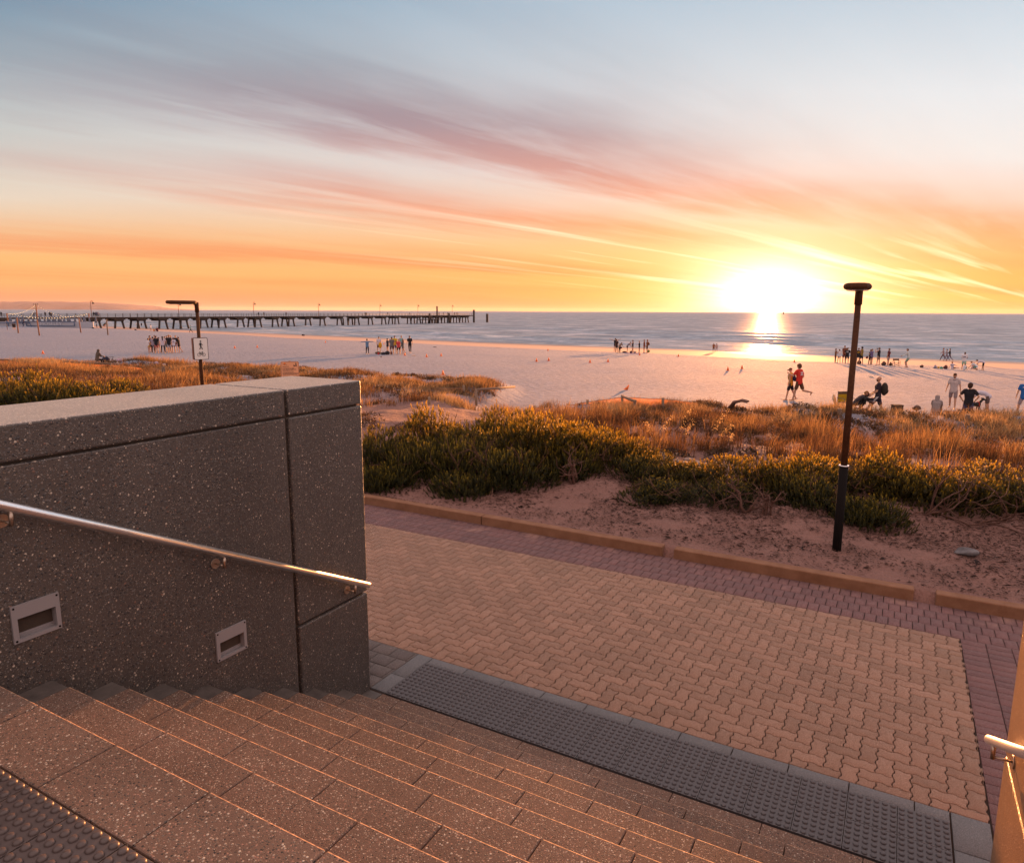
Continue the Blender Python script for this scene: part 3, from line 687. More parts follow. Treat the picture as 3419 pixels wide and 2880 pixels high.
# recessed wall lights
for (ya, yb, za, zb), lb in zip(lights, ('larger nearer grey recessed light in the left stair wall', 'smaller farther grey recessed light in the left stair wall, below the middle rail bracket')):
    r_ = empty('wall_light', (WX, ya, za), 0, lb, 'wall light', 'recessed lights in the left stair wall'); W2, H2 = yb-ya, zb-za
    mb = MB(); oy0, oy1, oz0, oz1 = .026, W2-.022, .018, .128
    for a, b in (((-.01, 0, oz1), (.012, W2, H2)), ((-.01, 0, 0), (.012, W2, oz0)), ((-.01, 0, oz0), (.012, oy0, oz1)), ((-.01, oy1, oz0), (.012, W2, oz1))): mb.box(a, b)
    mb.build('frame', M['frame'], r_)
    mb = MB(); n = 9     # ribbed slope rising from the lower lip back to the top of the recess
    for k in range(n):
        t0, t1 = k/n, (k+1)/n; x_, z_ = -.020-.060*t1, oz0+(oz1-oz0)*t0*.98
        mb.box((x_-.02, oy0, z_-.006), (x_+.006, oy1, z_+.0068))
    mb.box((-.088, oy0-.01, oz0-.005), (-.083, oy1+.01, oz1+.01)); mb.box((-.085, oy0-.006, oz0), (-.01, oy0, oz1)); mb.box((-.085, oy1, oz0), (-.01, oy1+.006, oz1)); mb.box((-.085, oy0, oz1), (-.01, oy1, oz1+.005))
    mb.build('reflector', M['frame'], r_)
    for (a, b) in ((.012, .012), (W2-.012, .012), (.012, H2-.012), (W2-.012, H2-.012)):
        mb = MB(); mb.tube([(.010, a, b), (.0145, a, b)], .0055, 8); mb.build('screw', M['lampg'], r_)
# handrails
def handrail(x, side, label):
    xr = x+.09*side; r_ = empty('handrail', (xr, 4.25, 1.0), 0, label, 'handrail'); o_ = Vector((-xr, -4.25, -1.0))
    zr = lambda y: 1.000-.512*(y-4.25) if y > 1.2 else 2.5616
    pts = [(xr, y, zr(y)) for y in (-6, -2, .6, 1.05)]+[(xr, 1.2, zr(1.2)-.01), (xr, 1.35, zr(1.35)), (xr, 4.25, zr(4.25))]
    mb = MB(); mb.tube(pts, .0248, 20); mb.build('rail', M['steel'], r_, o_)
    for y in (-3.0, .48, 1.67, 2.862, 4.086):
        zc = zr(y)-.085; mb = MB(); mb.tube([(x+.0005*side, y, zc), (x+.006*side, y, zc)], .034, 20)
        mb.tube([(x+.005*side, y, zc), (xr-.004*side, y, zc)], .0068, 10); mb.tube([(xr, y, zc-.012), (xr, y+.006, zc+.065)], .011, 12); mb.build('bracket', M['steel_b'], r_, o_)
handrail(WX, 1, 'brushed steel handrail running down the left stair wall'); handrail(RX, -1, 'short end of an orange lit steel handrail on the right stair wall')
# kerbs
for x0, x1, lb in ((-30, -5.485, 'longest kerb stone, running from behind the left wall to the first joint'), (-5.475, -2.60, 'kerb stone between the first joint and the first gap'), (-2.44, .375, 'kerb stone just in front of the right lamp post'), (.59, 8, 'kerb stone at the right edge beyond the second gap')):
    mb = MB(); mb.box((x0, 8.87, -.1), (x1, 9.02, .135)); o = mb.build('kerb', M['kerb']); bev(o, .016, 3); tag(o, lb, 'kerb', 'kerb stones along the sand')
# ---------------------------------------------------------------- lamp posts
def lamp(loc, label, rz=0, k=3.49/3.62):
    r_ = empty('street_lamp', loc, rz, label, 'street lamp', 'lamp posts along the promenade')
    mb = MB(); mb.tube([(0, 0, -.3), (0, 0, 1.15)], .056, 20); mb.build('base_sleeve', M['lampg'], r_)
    mb = MB(); mb.tube([(0, 0, 1.15), (0, 0, 1.165)], .062, 20); mb.build('collar', M['steel'], r_)
    mb = MB(); mb.tube([(0, 0, 1.16), (0, 0, 3.46*k)], [.042, .036], 18); mb.build('pole', M['lamp'], r_)
    mb = MB(); mb.tube([(0, 0, 3.36*k), (0, 0, 3.58*k)], .046, 16); mb.tube([(0, .02, 3.55*k), (0, -.12, 3.57*k)], .038, 14); mb.build('bracket', M['lamp'], r_)
    mb = MB(); poly = [(-.06, -.02), (-.15, -.12), (-.185, -.28), (-.185, -.5), (-.14, -.66), (-.05, -.72), (.05, -.72), (.14, -.66), (.185, -.5), (.185, -.28), (.15, -.12), (.06, -.02)]
    poly = [(x*.82, y) for x, y in poly]; mb.prism(poly, 3.62*k-.075, 3.62*k); o = mb.build('lamp_head', M['lamp'], r_); bev(o, .035, 4)
    for nm in o.data.polygons: nm.use_smooth = False
    mb = MB(); mb.prism([(x*.78, -.37+(y+.37)*.78) for x, y in poly], 3.62*k-.083, 3.62*k-.0745); mb.build('lens', M['lens'], o)
    return r_
LP0 = hit(2793, 1834); lamp(LP0, 'tall brown lamp post standing in the sand in front of the shrubs')
lp = at_f(663, 1140, 15.6); L2 = lamp((-13.7, 10.24, -.02), 'lamp post behind the left wall carrying the walking and cycling sign')
# sign box on the second lamp post
sg = empty('path_sign', (-13.7, 10.24, 2.42), R(66), 'white shared path sign box showing a walking figure above a bicycle', 'sign')
mb = MB(); mb.box((-.15, -.10, -.24), (.15, .08, .24)); o = mb.build('box', M['signback'], sg); bev(o, .02, 3)
mb = MB(); mb.box((-.15, -.112, -.24), (.15, -.1015, .24)); o = mb.build('face_border', M['ink'], sg)
def rrect(w, h, r, n=5):
    p = []
    for cx, cy, a0 in ((w-r, h-r, 0), (-w+r, h-r, 90), (-w+r, -h+r, 180), (w-r, -h+r, 270)):
        for k in range(n+1): a = R(a0+90*k/n); p.append((cx+r*math.cos(a), cy+r*math.sin(a)))
    return p
FR = Matrix.Rotation(R(90), 4, 'X')
o.data.clear_geometry(); mb = MB(); mb.prism(rrect(.152, .242, .03), .1015, .107, FR); o.data = mb.mesh('face_border'); o.data.materials.append(M['ink'])
mb = MB(); mb.prism(rrect(.141, .231, .024), .107, .110, FR); mb.build('face', M['white'], sg)
mb = MB(); D = .1115
def stroke(pts, r): mb.tube([(x, -D, z) for x, z in pts], r, 8)
mb.tube([(0, -D-.004, .165), (0, -D+.003, .165)], .017, 14)
stroke([(0, .135), (-.002, .06)], .015); stroke([(-.004, .132), (-.028, .115), (-.026, .075)], .006); stroke([(.004, .13), (.02, .10), (.042, .082)], .006)
stroke([(-.002, .06), (-.012, .02), (-.026, -.012)], .0085); stroke([(0, .06), (.018, .02), (.03, -.012)], .0085)
mb.build('walking_figure', M['ink'], sg)
mb = MB()
for cx in (-.048, .05): mb.tube([(cx+.034*math.cos(a*math.pi/10), -D, -.13+.034*math.sin(a*math.pi/10)) for a in range(21)], .004, 6)
stroke([(-.048, -.13), (-.03, -.085), (.022, -.085), (.05, -.13), (.005, -.13), (-.03, -.085), (-.036, -.065), (-.02, -.062)], .005); stroke([(.005, -.13), (.026, -.07)], .005); stroke([(.012, -.068), (.04, -.068)], .006)
mb.build('bicycle', M['ink'], sg)
# dog sign
P = at_f(971, 1290, 12.4); gz0 = max(tz(P.x, P.y), 0)
ds = empty('dog_sign', (P.x, P.y, gz0), R(46), 'tan notice about dogs on a post behind the left wall', 'sign'); tz_ = EYE-168*12.4/2318-gz0
mb = MB(); mb.tube([(0, .03, -.1), (0, .03, tz_+.01)], .02, 10); mb.build('post', M['wood'], ds)
bd = empty('board', (0, 0, tz_-.24)); bd.parent = ds
mb = MB(); mb.prism(rrect(.156, .24, .025), -.004, .004, FR); mb.build('plate', M['signtan'], bd)
mb = MB(); mb.prism(rrect(.150, .234, .021), .004, .0046, FR); mb.build('border', M['signback'], bd)
mb = MB(); mb.prism(rrect(.144, .228, .018), .0046, .0056, FR); mb.build('panel', M['signtan'], bd)
rows = [('HOLDFAST BAY', .150, .015, -.082), ('DOGS MUST BE ON A LEASH', .118, .0145, 0), ('AT ALL TIMES IN A PUBLIC PLACE', .099, .0145, 0), ('(with the exception as below)', .080, .0145, 0),
        ('DOGS MUST BE ON A LEAD', .048, .0145, 0), ('ON THIS BEACH FROM 10.00AM-8.00pm', .029, .0145, 0), ('DURING DAYLIGHT SAVING HOURS', .010, .0145, 0), ('AT ALL OTHER TIMES DOGS MUST BE', -.024, .0145, 0), ('UNDER EFFECTIVE CONTROL', -.043, .0145, 0), ('THANK YOU', -.08, .0145, 0)]
for s, zz, sz, xo in rows:
    me = text_mesh(s, sz*1.05, .0004, 'LEFT', .0006); o = link('lettering', me, M['ink'], bd); o.rotation_euler = (R(90), 0, 0); o.location = (-.125, -.0066, zz)
mb = MB(); mb.tube([(-.085, -.0062, .205), (-.085, -.0052, .205)], .016, 16); mb.build('emblem', M['sunink'], bd)
mb = MB(); mb.tube([(-.118+.004*i, -.0072, .19+.005*math.sin(i*.75)) for i in range(17)], .003, 6); mb.build('emblem', M['ink'], bd)
mb = MB(); DD = .0075
mb.ball((.105, -DD, .213), .007, 1, (1, .3, 1)); mb.tube([(.105, -DD, .205), (.107, -DD, .178)], .007, 6); mb.tube([(.107, -DD, .178), (.1, -DD, .153)], .004, 6); mb.tube([(.107, -DD, .178), (.118, -DD, .153)], .004, 6)
mb.tube([(.068, -DD, .169), (.09, -DD, .167)], .006, 6); mb.tube([(.068, -DD, .169), (.062, -DD, .18)], .004, 6)
for q in (.07, .076, .088): mb.tube([(q, -DD, .168), (q-.003, -DD, .152)], .0025, 6)
mb.build('dog_walker', M['ink'], bd)
# ---------------------------------------------------------------- vegetation
rg = np.random.default_rng(11)
def sprigs(n, rad, ht, seed, leafn=20, leaf=.030, flat=.62):
    """upright leafy shoots spread over a lumpy dome; returns leaf quads"""
    r = np.random.default_rng(seed); V = []; A = []; k = int(n)
    lobes = [(r.uniform(-.6, .6)*rad, r.uniform(-.5, .5)*rad, r.uniform(.38, .6)*rad, r.uniform(.6, 1.0)*ht) for _ in range(7)]
    out = []; att_ = []
    for i in range(k):
        lx, ly, lr, lh = lobes[r.integers(7)]
        th = r.uniform(0, 2*np.pi); ph = np.arccos(r.uniform(.0, 1)); sh = 1-.42*r.random()**2.2
        d = np.array([np.sin(ph)*np.cos(th), np.sin(ph)*np.sin(th), np.cos(ph)])
        base = np.array([lx, ly, 0])+d*np.array([lr, lr, lh-.10])*sh
        up = np.array([d[0]*.55, d[1]*.55, 1.0])+r.normal(0, .16, 3); up /= np.linalg.norm(up)
        L = r.uniform(.07, .15); t = np.linspace(.05, 1, leafn); ang = np.arange(leafn)*2.4+r.uniform(0, 6)
        x = np.cross(up, [0.3, .9, .1]); x /= np.linalg.norm(x); y = np.cross(up, x)
        rad_dir = np.cos(ang)[:, None]*x+np.sin(ang)[:, None]*y
        pt = base+up*L*t[:, None]; lean = (1.15-.85*t)[:, None]
        ld = rad_dir*lean+up*.75; ld /= np.linalg.norm(ld, axis=1)[:, None]
        wd = np.cross(ld, up); wd /= np.linalg.norm(wd, axis=1)[:, None]+1e-6
        ll = (leaf*(1.1-.45*t)*r.uniform(.8, 1.2, leafn))[:, None]; ww = .0055
        q = np.stack([pt-wd*ww, pt+wd*ww, pt+ld*ll*.6+wd*ww*1.2, pt+ld*ll, pt+ld*ll*.6-wd*ww*1.2], 1)
        out.append(q); c = np.clip(.05+.85*t*np.clip((base[2]/ht)*1.5, .35, 1.1)+r.normal(0, .13), 0, 1)*(.45+.55*sh); att_.append(c)  # leaf tone paler at tips, crown and outer shoots: low sun painted in
    Q = np.concatenate(out); A = np.concatenate(att_); n_ = len(Q)
    b_ = np.arange(n_)[:, None]*5; F = np.concatenate([b_+[0, 1, 2, 4], b_+[4, 2, 3, 3]])
    return Q.reshape(-1, 3), b_, A
def shrub_mesh(n, rad, ht, seed, **k):
    V, b_, A = sprigs(n, rad, ht, seed, **k); n_ = len(b_)
    # two triangles-ish quads per leaf: lower quad and tip triangle stored as separate triangles
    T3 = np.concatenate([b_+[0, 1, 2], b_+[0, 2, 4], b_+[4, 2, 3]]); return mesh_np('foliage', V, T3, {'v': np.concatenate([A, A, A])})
def branch(mb, p, d, L, r, depth, rnd, bend=.5, spread=.7):
    pts = [Vector(p)]; dv = Vector(d).normalized(); n = 5
    for i in range(n):
        dv = (dv+Vector((rnd.gauss(0, 1), rnd.gauss(0, 1), rnd.gauss(0, .7)))*bend*.35).normalized(); pts.append(pts[-1]+dv*L/n)
    mb.tube(pts, [r*(1-.55*i/n) for i in range(n+1)], 5, cap=False)
    if depth:
        for k in range(rnd.choice((2, 3))):
            q = pts[rnd.choice((2, 3, 4, 5))]; d2 = (dv+Vector((rnd.gauss(0, 1), rnd.gauss(0, 1), rnd.gauss(.2, .6)))*spread).normalized()
            branch(mb, q, d2, L*rnd.uniform(.5, .8), r*.55, depth-1, rnd, bend, spread)
def twigs(seed, rad, n=9, ht=.5):
    rnd = random.Random(seed); mb = MB()
    for i in range(n):
        a = rnd.uniform(0, 6.28); branch(mb, (rnd.uniform(-.1, .1), rnd.uniform(-.1, .1), .0), (math.cos(a), math.sin(a), rnd.uniform(.15, .9)), rad*rnd.uniform(.6, .95), .012, 2, rnd)
    return mb.mesh('branches')
KINDS = [(shrub_mesh(1500, .95, .85, 1), twigs(1, .75)), (shrub_mesh(1250, .85, .70, 2), twigs(2, .65)), (shrub_mesh(1800, 1.1, .78, 3), twigs(3, .8)), (shrub_mesh(900, .66, .52, 4), twigs(4, .45)), (shrub_mesh(1500, .92, .95, 5, leaf=.034), twigs(5, .7))]
for a_, b_ in KINDS: a_.materials.append(M['shrub']); b_.materials.append(M['twig'])
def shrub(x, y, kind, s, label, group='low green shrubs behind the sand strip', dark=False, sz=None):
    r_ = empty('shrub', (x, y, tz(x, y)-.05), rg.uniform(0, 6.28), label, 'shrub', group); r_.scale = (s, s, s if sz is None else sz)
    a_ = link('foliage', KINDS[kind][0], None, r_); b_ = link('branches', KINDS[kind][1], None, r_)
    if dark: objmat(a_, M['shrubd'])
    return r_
SHR = [ # x, y, kind, scale, zscale, dark, label
(-8.9, 10.6, 0, 1.0, 1.0, 1, 'tall dark shrub touching the end of the left wall'),
(-8.6, 12.3, 4, 1.15, 1.25, 0, 'golden topped shrub just right of the left wall, back row'),
(-7.9, 9.75, 3, 1.0, .95, 1, 'small dark shrub low by the kerb beside the left wall'),
(-7.3, 11.3, 2, 1.1, 1.15, 1, 'broad dark shrub, second from the left wall'),
(-7.5, 13.1, 0, 1.15, 1.1, 0, 'bushy shrub with orange lit tips in front of the sand path'),
(-7.95, 10.4, 2, .8, .95, 1, 'dark shrub filling the front of the clump nearest the left wall'),
(-6.9, 10.7, 1, 1.1, 1.15, 1, 'dark shrub in the middle front of the left clump'),
(-5.35, 11.9, 4, .9, .95, 0, 'leafy shrub behind the dark tuft at the end of the left clump'),
(-6.75, 9.9, 3, 1.05, .8, 1, 'low round shrub spilling towards the first kerb joint'),
(-6.3, 12.2, 4, 1.15, 1.15, 0, 'highest shrub of the left clump, sunlit along its crest'),
(-6.0, 10.9, 1, 1.15, 1.0, 1, 'shaded shrub at the front of the left clump'),
(-6.2, 14.0, 2, 1.0, .9, 0, 'shrub at the back of the left clump against the grasses'),
(-5.2, 12.6, 2, 1.0, .95, 0, 'shrub at the right end of the left clump'),
(-5.1, 11.5, 3, 1.1, 1.0, 1, 'dark tuft of shrub left of the bare leaning branches'),
(-4.35, 13.2, 1, .95, .95, 0, 'small upright shrub beside the line of rocks'),
(-4.0, 12.3, 0, .78, .8, 1, 'shrub just right of the bare leaning branches'),
(-3.55, 11.35, 1, .95, .72, 1, 'low dark shrub in front of the rocks'),
(-3.0, 12.6, 3, 1.1, .9, 0, 'sparse shrub below the rocks'),
(-2.55, 11.5, 4, .80, .62, 1, 'front shrub left of the twisted dead stumps'),
(-2.1, 12.6, 2, .95, .82, 0, 'golden shrub above the twisted dead stumps'),
(-1.35, 12.6, 0, .98, .86, 0, 'bright tipped shrub rising above the dead stumps'),
(-.95, 11.9, 1, .95, .82, 1, 'shrub between the dead stumps and the lamp post'),
(-.55, 13.2, 2, 1.0, .85, 0, 'golden shrub directly behind the lamp post'),
(-.02, 11.55, 3, 1.0, .95, 1, 'small rounded shrub at the foot of the lamp post on its right'),
(.25, 13.6, 4, .98, .92, 0, 'tall sunlit shrub right of the lamp post'),
(.95, 13.1, 0, 1.02, .88, 0, 'broad shrub over the fan of fallen twigs'),
(1.55, 14.0, 2, 1.05, .85, 0, 'sunlit shrub behind the fan of fallen twigs'),
(2.05, 13.3, 1, 1.1, .9, 1, 'shrub near the right edge, third from the end'),
(2.75, 13.0, 4, .95, .8, 1, 'dark shrub near the right edge of the picture'),
(3.2, 14.4, 0, 1.0, .85, 0, 'last shrub at the right edge of the picture'),
(3.9, 13.2, 2, 1.0, .8, 1, 'dark shrub cut by the right edge of the picture')]
for x, y, k, s, z, d, lb in SHR: shrub(x, y, k, s, lb, dark=bool(d), sz=z*(1.12 if x < -4.8 else .86 if x < -2.4 else 1.04))
LSH = [(at_f(px, 1340, fw), k, s, d, lb) for px, fw, k, s, d, lb in (
 (15, 19.5, 4, 1.6, 1, 'dark shrub in the left corner above the wall'), (70, 22, 0, 1.8, 1, 'shrub behind the corner shrub at the far left'), (150, 20, 2, 1.75, 1, 'second shrub from the left above the wall, dark and wide'),
 (215, 22, 1, 1.9, 1, 'spiky shrub with lit tips, third from the left above the wall'), (275, 20, 0, 1.35, 1, 'low dark shrub right of the three left shrubs'), (385, 22, 1, 1.6, 1, 'isolated round shrub between the left shrubs and the sign post'),
 (335, 20, 3, 1.8, 1, 'little shrub at the foot of the isolated round shrub'), (565, 22, 3, 1.15, 1, 'lone small shrub just left of the sign post'), (530, 20.5, 3, .8, 1, 'tiny shrub left of the sign post'),
 (632, 18.5, 3, 1.1, 1, 'low shrub hiding the foot of the sign post on its left'), (705, 19, 3, 1.15, 1, 'low shrub right of the sign post'))]
for P, k, s, d, lb in LSH: shrub(P.x, P.y, k, s, lb, 'shrubs seen over the left wall', bool(d))
# bare branches
def dead(x, y, seed, label, L, n, r=.03, up=.7):
    rnd = random.Random(seed); mb = MB()
    for i in range(n):
        a = rnd.uniform(-1, 1)*(1.2 if up > .6 else 1.5)+ (math.pi/2 if up > .6 else 0); branch(mb, (rnd.uniform(-.08, .08), rnd.uniform(-.08, .08), -.03), (math.cos(a)*.7, -.25+rnd.uniform(-.3, .3), up), L*rnd.uniform(.7, 1.1), r*rnd.uniform(.6, 1), 2, rnd, .8, .8)
    tag(mb.build('dead_branches', M['branch'], None, (x, y, tz(x, y))), label, 'branches', 'bare branches among the shrubs')
dead(-4.95, 11.15, 5, 'bare leaning branches in the gap between the shrub clumps', .42, 4, .03, .75)
dead(-2.0, 11.15, 8, 'left one of the two twisted dead stumps', .42, 3, .03, .9)
dead(-1.6, 11.05, 9, 'right one of the two twisted dead stumps', .45, 3, .032, .9)
dead(1.25, 12.35, 12, 'fan of thin fallen twigs under the right shrubs', 1.25, 7, .016, .18)
dead(.55, 12.2, 14, 'crooked roots under the shrub right of the lamp post', .7, 6, .024, .25)
dead(-6.9, 10.35, 15, 'thin pale twigs under the left clump', .6, 4, .01, .4)
dead(-2.45, 10.95, 16, 'wiry twigs left of the dead stumps', .7, 5, .009, .4)
# rocks
def rock(x, y, s, seed, label, dz=0, grp='rocks edging the planted bank'):
    rnd = random.Random(seed); bm = bmesh.new(); bmesh.ops.create_icosphere(bm, subdivisions=3, radius=.5)
    cuts = [Vector((rnd.gauss(0, 1), rnd.gauss(0, 1), rnd.gauss(0, 1))).normalized() for _ in range(9)]
    for v_ in bm.verts:
        for c_ in cuts:
            dd = v_.co.dot(c_)-.36
            if dd > 0: v_.co -= c_*dd*.92
        v_.co *= 1+.08*mnoise.noise(v_.co*3+Vector((seed, 0, 0)))
    me = bpy.data.meshes.new('rock'); bm.to_mesh(me); bm.free()
    o = link('rock', me, M['rock'], None, (x, y, tz(x, y)+s*.1+dz)); o.scale = (s*1.35, s, s*.6); o.rotation_euler = (rnd.uniform(-.15, .15), rnd.uniform(-.15, .15), rnd.uniform(0, 6.3))
    return tag(o, label, 'rock', grp)
RK = [(2035, 1496, .34, 'leftmost rock of the row, grey and slanting'), (2058, 1508, .26, 'second rock from the left end of the row'), (2132, 1502, .22, 'small rock with a lit top left of the big one'), (2165, 1522, .46, 'biggest brown rock of the row'), (2205, 1515, .36, 'pointed rock right of the biggest one'), (2232, 1524, .27, 'flat pale rock in the middle of the row'), (2255, 1532, .26, 'square rock in the middle of the row'), (2283, 1538, .3, 'grey wedge shaped rock'), (2300, 1525, .24, 'pale orange rock catching the sun'), (2330, 1540, .32, 'long flat rock near the right end of the row'), (2365, 1545, .24, 'low rock among dry grass'), (2425, 1546, .28, 'last rock of the row on the right'), (2255, 1505, .2, 'little rock behind the row')]
for i, (px, py, s, lb) in enumerate(RK):
    P = hit(px, py+14); rock(P.x, P.y, s*.85, i+3, lb)
P = hit(3222, 1850); o = rock(P.x, P.y, .24, 31, 'lone grey stone lying on the sand at the right', 0, None); objmat(o, M['rockg']); o.rotation_euler = (.2, .25, 2.6)
for px, py, i in ((2930, 1488, 5),):
    P = hit(px, py); rock(P.x, P.y, .5, 44, 'pale flat stone behind the lamp post shrubs', -.05, None)
# grasses ------------------------------------------------------------
def blades(pts, hts, lean, wd, colv, seed, curl=.5):
    r = np.random.default_rng(seed); n = len(pts); th = r.uniform(0, 2*np.pi, n)
    ld = np.stack([np.cos(th), np.sin(th)], 1)*np.abs(r.normal(lean, lean*.5, n))[:, None]; ld[:, 0] += .06
    face = r.uniform(0, np.pi, n); wv_ = np.stack([np.cos(face), np.sin(face), np.zeros(n)], 1)*(wd*r.uniform(.6, 1.2, n))[:, None]
    P0 = pts; up = np.array([0, 0, 1.0])
    P1 = P0+up*(hts*.55)[:, None]; P1[:, :2] += ld*(hts*.35)[:, None]
    P2 = P0+up*(hts*(1-.25*curl*r.random(n)))[:, None]; P2[:, :2] += ld*(hts*1.05)[:, None]
    V = np.stack([P0-wv_/2, P0+wv_/2, P1+wv_*.4, P1-wv_*.4, P2], 1).reshape(-1, 3); b_ = np.arange(n)[:, None]*5
    F = np.concatenate([b_+[0, 1, 2], b_+[0, 2, 3], b_+[3, 2, 4]]); c = np.clip(colv+r.normal(0, .16, n), 0, 1); return V, F, np.concatenate([c, c, c])
def field(name, region, dens, clump, per, ht, lean, wd, mt, seed, label, cat, spread=.16, keep=None):
    x0, x1, y0, y1 = region; r = np.random.default_rng(seed); n = int((x1-x0)*(y1-y0)*dens)
    cx, cy = r.uniform(x0, x1, n), r.uniform(y0, y1, n)
    pn = np.array([mnoise.noise(Vector((a*clump, b*clump, seed))) for a, b in zip(cx, cy)])
    ok = pn+r.normal(0, .16, n) > -.08
    if keep is not None: ok &= keep(cx, cy)
    cx, cy, pn = cx[ok], cy[ok], pn[ok]; n = len(cx)
    sz = np.clip(.75+pn*.9+r.normal(0, .15, n), .35, 1.5); k = per
    X = np.repeat(cx, k)+r.normal(0, spread, n*k)*np.repeat(sz, k); Y = np.repeat(cy, k)+r.normal(0, spread, n*k)*np.repeat(sz, k)
    pts = np.stack([X, Y, T(X, Y)-.02], 1); h = ht*np.repeat(sz, k)*r.uniform(.5, 1.1, n*k)
    V, F, A = blades(pts, h, lean, wd, np.repeat(np.clip(.4+pn+r.normal(0, .15, n), 0, 1), k), seed)
    return tag(link(name, mesh_np(name, V, F, {'v': A}), mt), kind='stuff')
def lims(cx, cy): return (np.array([pathd(a, b) for a, b in zip(cx, cy)]) > 1.35)
def keep_rush(cx, cy): return lims(cx, cy) & (cy > 14.6+.25*np.sin(cx)) & ((cx > -9.5) | (cy < 0))
def keep_dune(cx, cy):
    e = 31.0+2.0*np.sin(cx*.21) + np.where(cx < -18, np.minimum((-18-cx)*.35, 6), 0) - 9*np.exp(-((cx+14)/3.2)**2) - np.where(cx < -40, np.minimum((-40-cx)*.4, 9), 0)
    return lims(cx, cy) & (cy < e+.8) & ~((cx < -10.5) & (cx > -18) & (cy > 25.5) & (cx < -11.5-.0*cy) & (cy > 30))
field('rush_grass', (-9, 9, 14.5, 22), 8.5, .55, 34, .62, .22, .010, M['rush'], 3, '', '', .10, keep_rush)
field('dune_grass', (-19, 14, 21, 34), 5.5, .5, 36, .42, .40, .013, M['dune'], 4, '', '', .20, keep_dune)
field('dune_grass', (-12, 12, 19, 29), 2.6, .4, 34, .40, .32, .012, M['rush'], 14, '', '', .16, keep_dune)
field('dune_grass', (-70, -17, 26, 45), 5.0, .2, 28, .40, .38, .022, M['dune'], 5, '', '', .32, keep_dune)
field('brown_grass', (-52, -17, 13.5, 34), 4.6, .25, 28, .50, .28, .018, M['rush'], 6, '', '', .26, lambda a, b: keep_dune(a, b) & (b > 14.5))
field('brown_grass', (-19.5, -12, 15, 23), 9, .3, 30, .5, .3, .013, M['rush'], 16, '', '', .16, lambda a, b: keep_dune(a, b) & (b-15 > (a+19.5)*1.35))
def scrub():
    r = np.random.default_rng(77); Vs = []; Fs = []; As = []; nb = 0
    for (x0, x1, y0, y1, n) in ((-9, 9, 15.5, 31, 420), (-45, -17, 17, 36, 520), (-14, 5, 13.6, 15.6, 60)):
        cx, cy = r.uniform(x0, x1, n), r.uniform(y0, y1, n); ok = lims(cx, cy) & keep_dune(cx, cy); cx, cy = cx[ok], cy[ok]
        for a, b in zip(cx, cy):
            k = r.integers(60, 150); s = r.uniform(.2, .48); th = r.uniform(0, 2*np.pi, k); rr = np.sqrt(r.random(k))*s; hz = (1-(rr/s)**2)**.5*s*.55*r.random(k)**.5
            P = np.stack([a+rr*np.cos(th), b+rr*np.sin(th)*.8, 0*rr], 1); P[:, 2] = T(P[:, 0], P[:, 1])+hz
            d = r.normal(0, 1, (k, 3)); d[:, 2] = np.abs(d[:, 2]); d /= np.linalg.norm(d, axis=1)[:, None]; e = np.cross(d, r.normal(0, 1, (k, 3))); e /= np.linalg.norm(e, axis=1)[:, None]; L = r.uniform(.03, .075, k)[:, None]*(1+b/40)
            Vs.append(np.stack([P-e*L*.22, P+e*L*.22, P+d*L], 1).reshape(-1, 3)); Fs.append(np.arange(k)[:, None]*3+[0, 1, 2]+nb); nb += 3*k; As.append(np.clip(r.uniform(0, .7)+r.normal(0, .15, k), 0, 1))
    tag(link('ground_scrub', mesh_np('ground_scrub', np.concatenate(Vs), np.concatenate(Fs), {'v': np.concatenate(As)}), M['scrub']), kind='stuff')
scrub()
# tall oat-like seed stalks catching the sun
def seedhead(px, py, fw, topy, seed, lean, label):
    P = at_f(px, py, fw); z0 = tz(P.x, P.y); h = (py-topy)/2318*fw; r = np.random.default_rng(seed)
    root = empty('seed_stalk', (P.x, P.y, z0), 0, label, 'grass stalk', 'seed stalks glowing in the low sun'); mb = MB()
    zt = EYE-(topy-1042)/2318*fw-z0; pts = [Vector((lean*(t**2)*zt, .03*t, zt*t*(1-.06*t*t))) for t in np.linspace(0, 1, 9)]
    mb.tube(pts, [.005-.0035*t for t in np.linspace(0, 1, 9)], 5); mb.build('stem', M['rush'], root)
    V = []; F = []; n = 95
    for i in range(n):
        t = r.uniform(.5, 1.0); q = pts[0].lerp(pts[-1], 0); k = t*8; a_ = pts[int(k)] if k < 8 else pts[8]; b_ = pts[min(int(k)+1, 8)]; c_ = a_.lerp(b_, k-int(k))
        c_ = np.array(c_)+r.normal(0, 1, 3)*np.array([.035, .035, .02])+np.array([.03*np.sign(lean), 0, -.012]); L = r.uniform(.018, .034); d_ = np.array([.6*np.sign(lean), r.normal(0, .5), -.5]); d_ /= np.linalg.norm(d_); s_ = np.cross(d_, r.normal(0, 1, 3)); s_ /= np.linalg.norm(s_)
        b0 = len(V); V += [c_, c_+d_*L*.5+s_*.006, c_+d_*L, c_+d_*L*.5-s_*.006]; F.append((b0, b0+1, b0+2, b0+3))
    link('seed_head', mesh_np('seed_head', V, F, {'v': r.random(len(F))}), M['reed'], root)
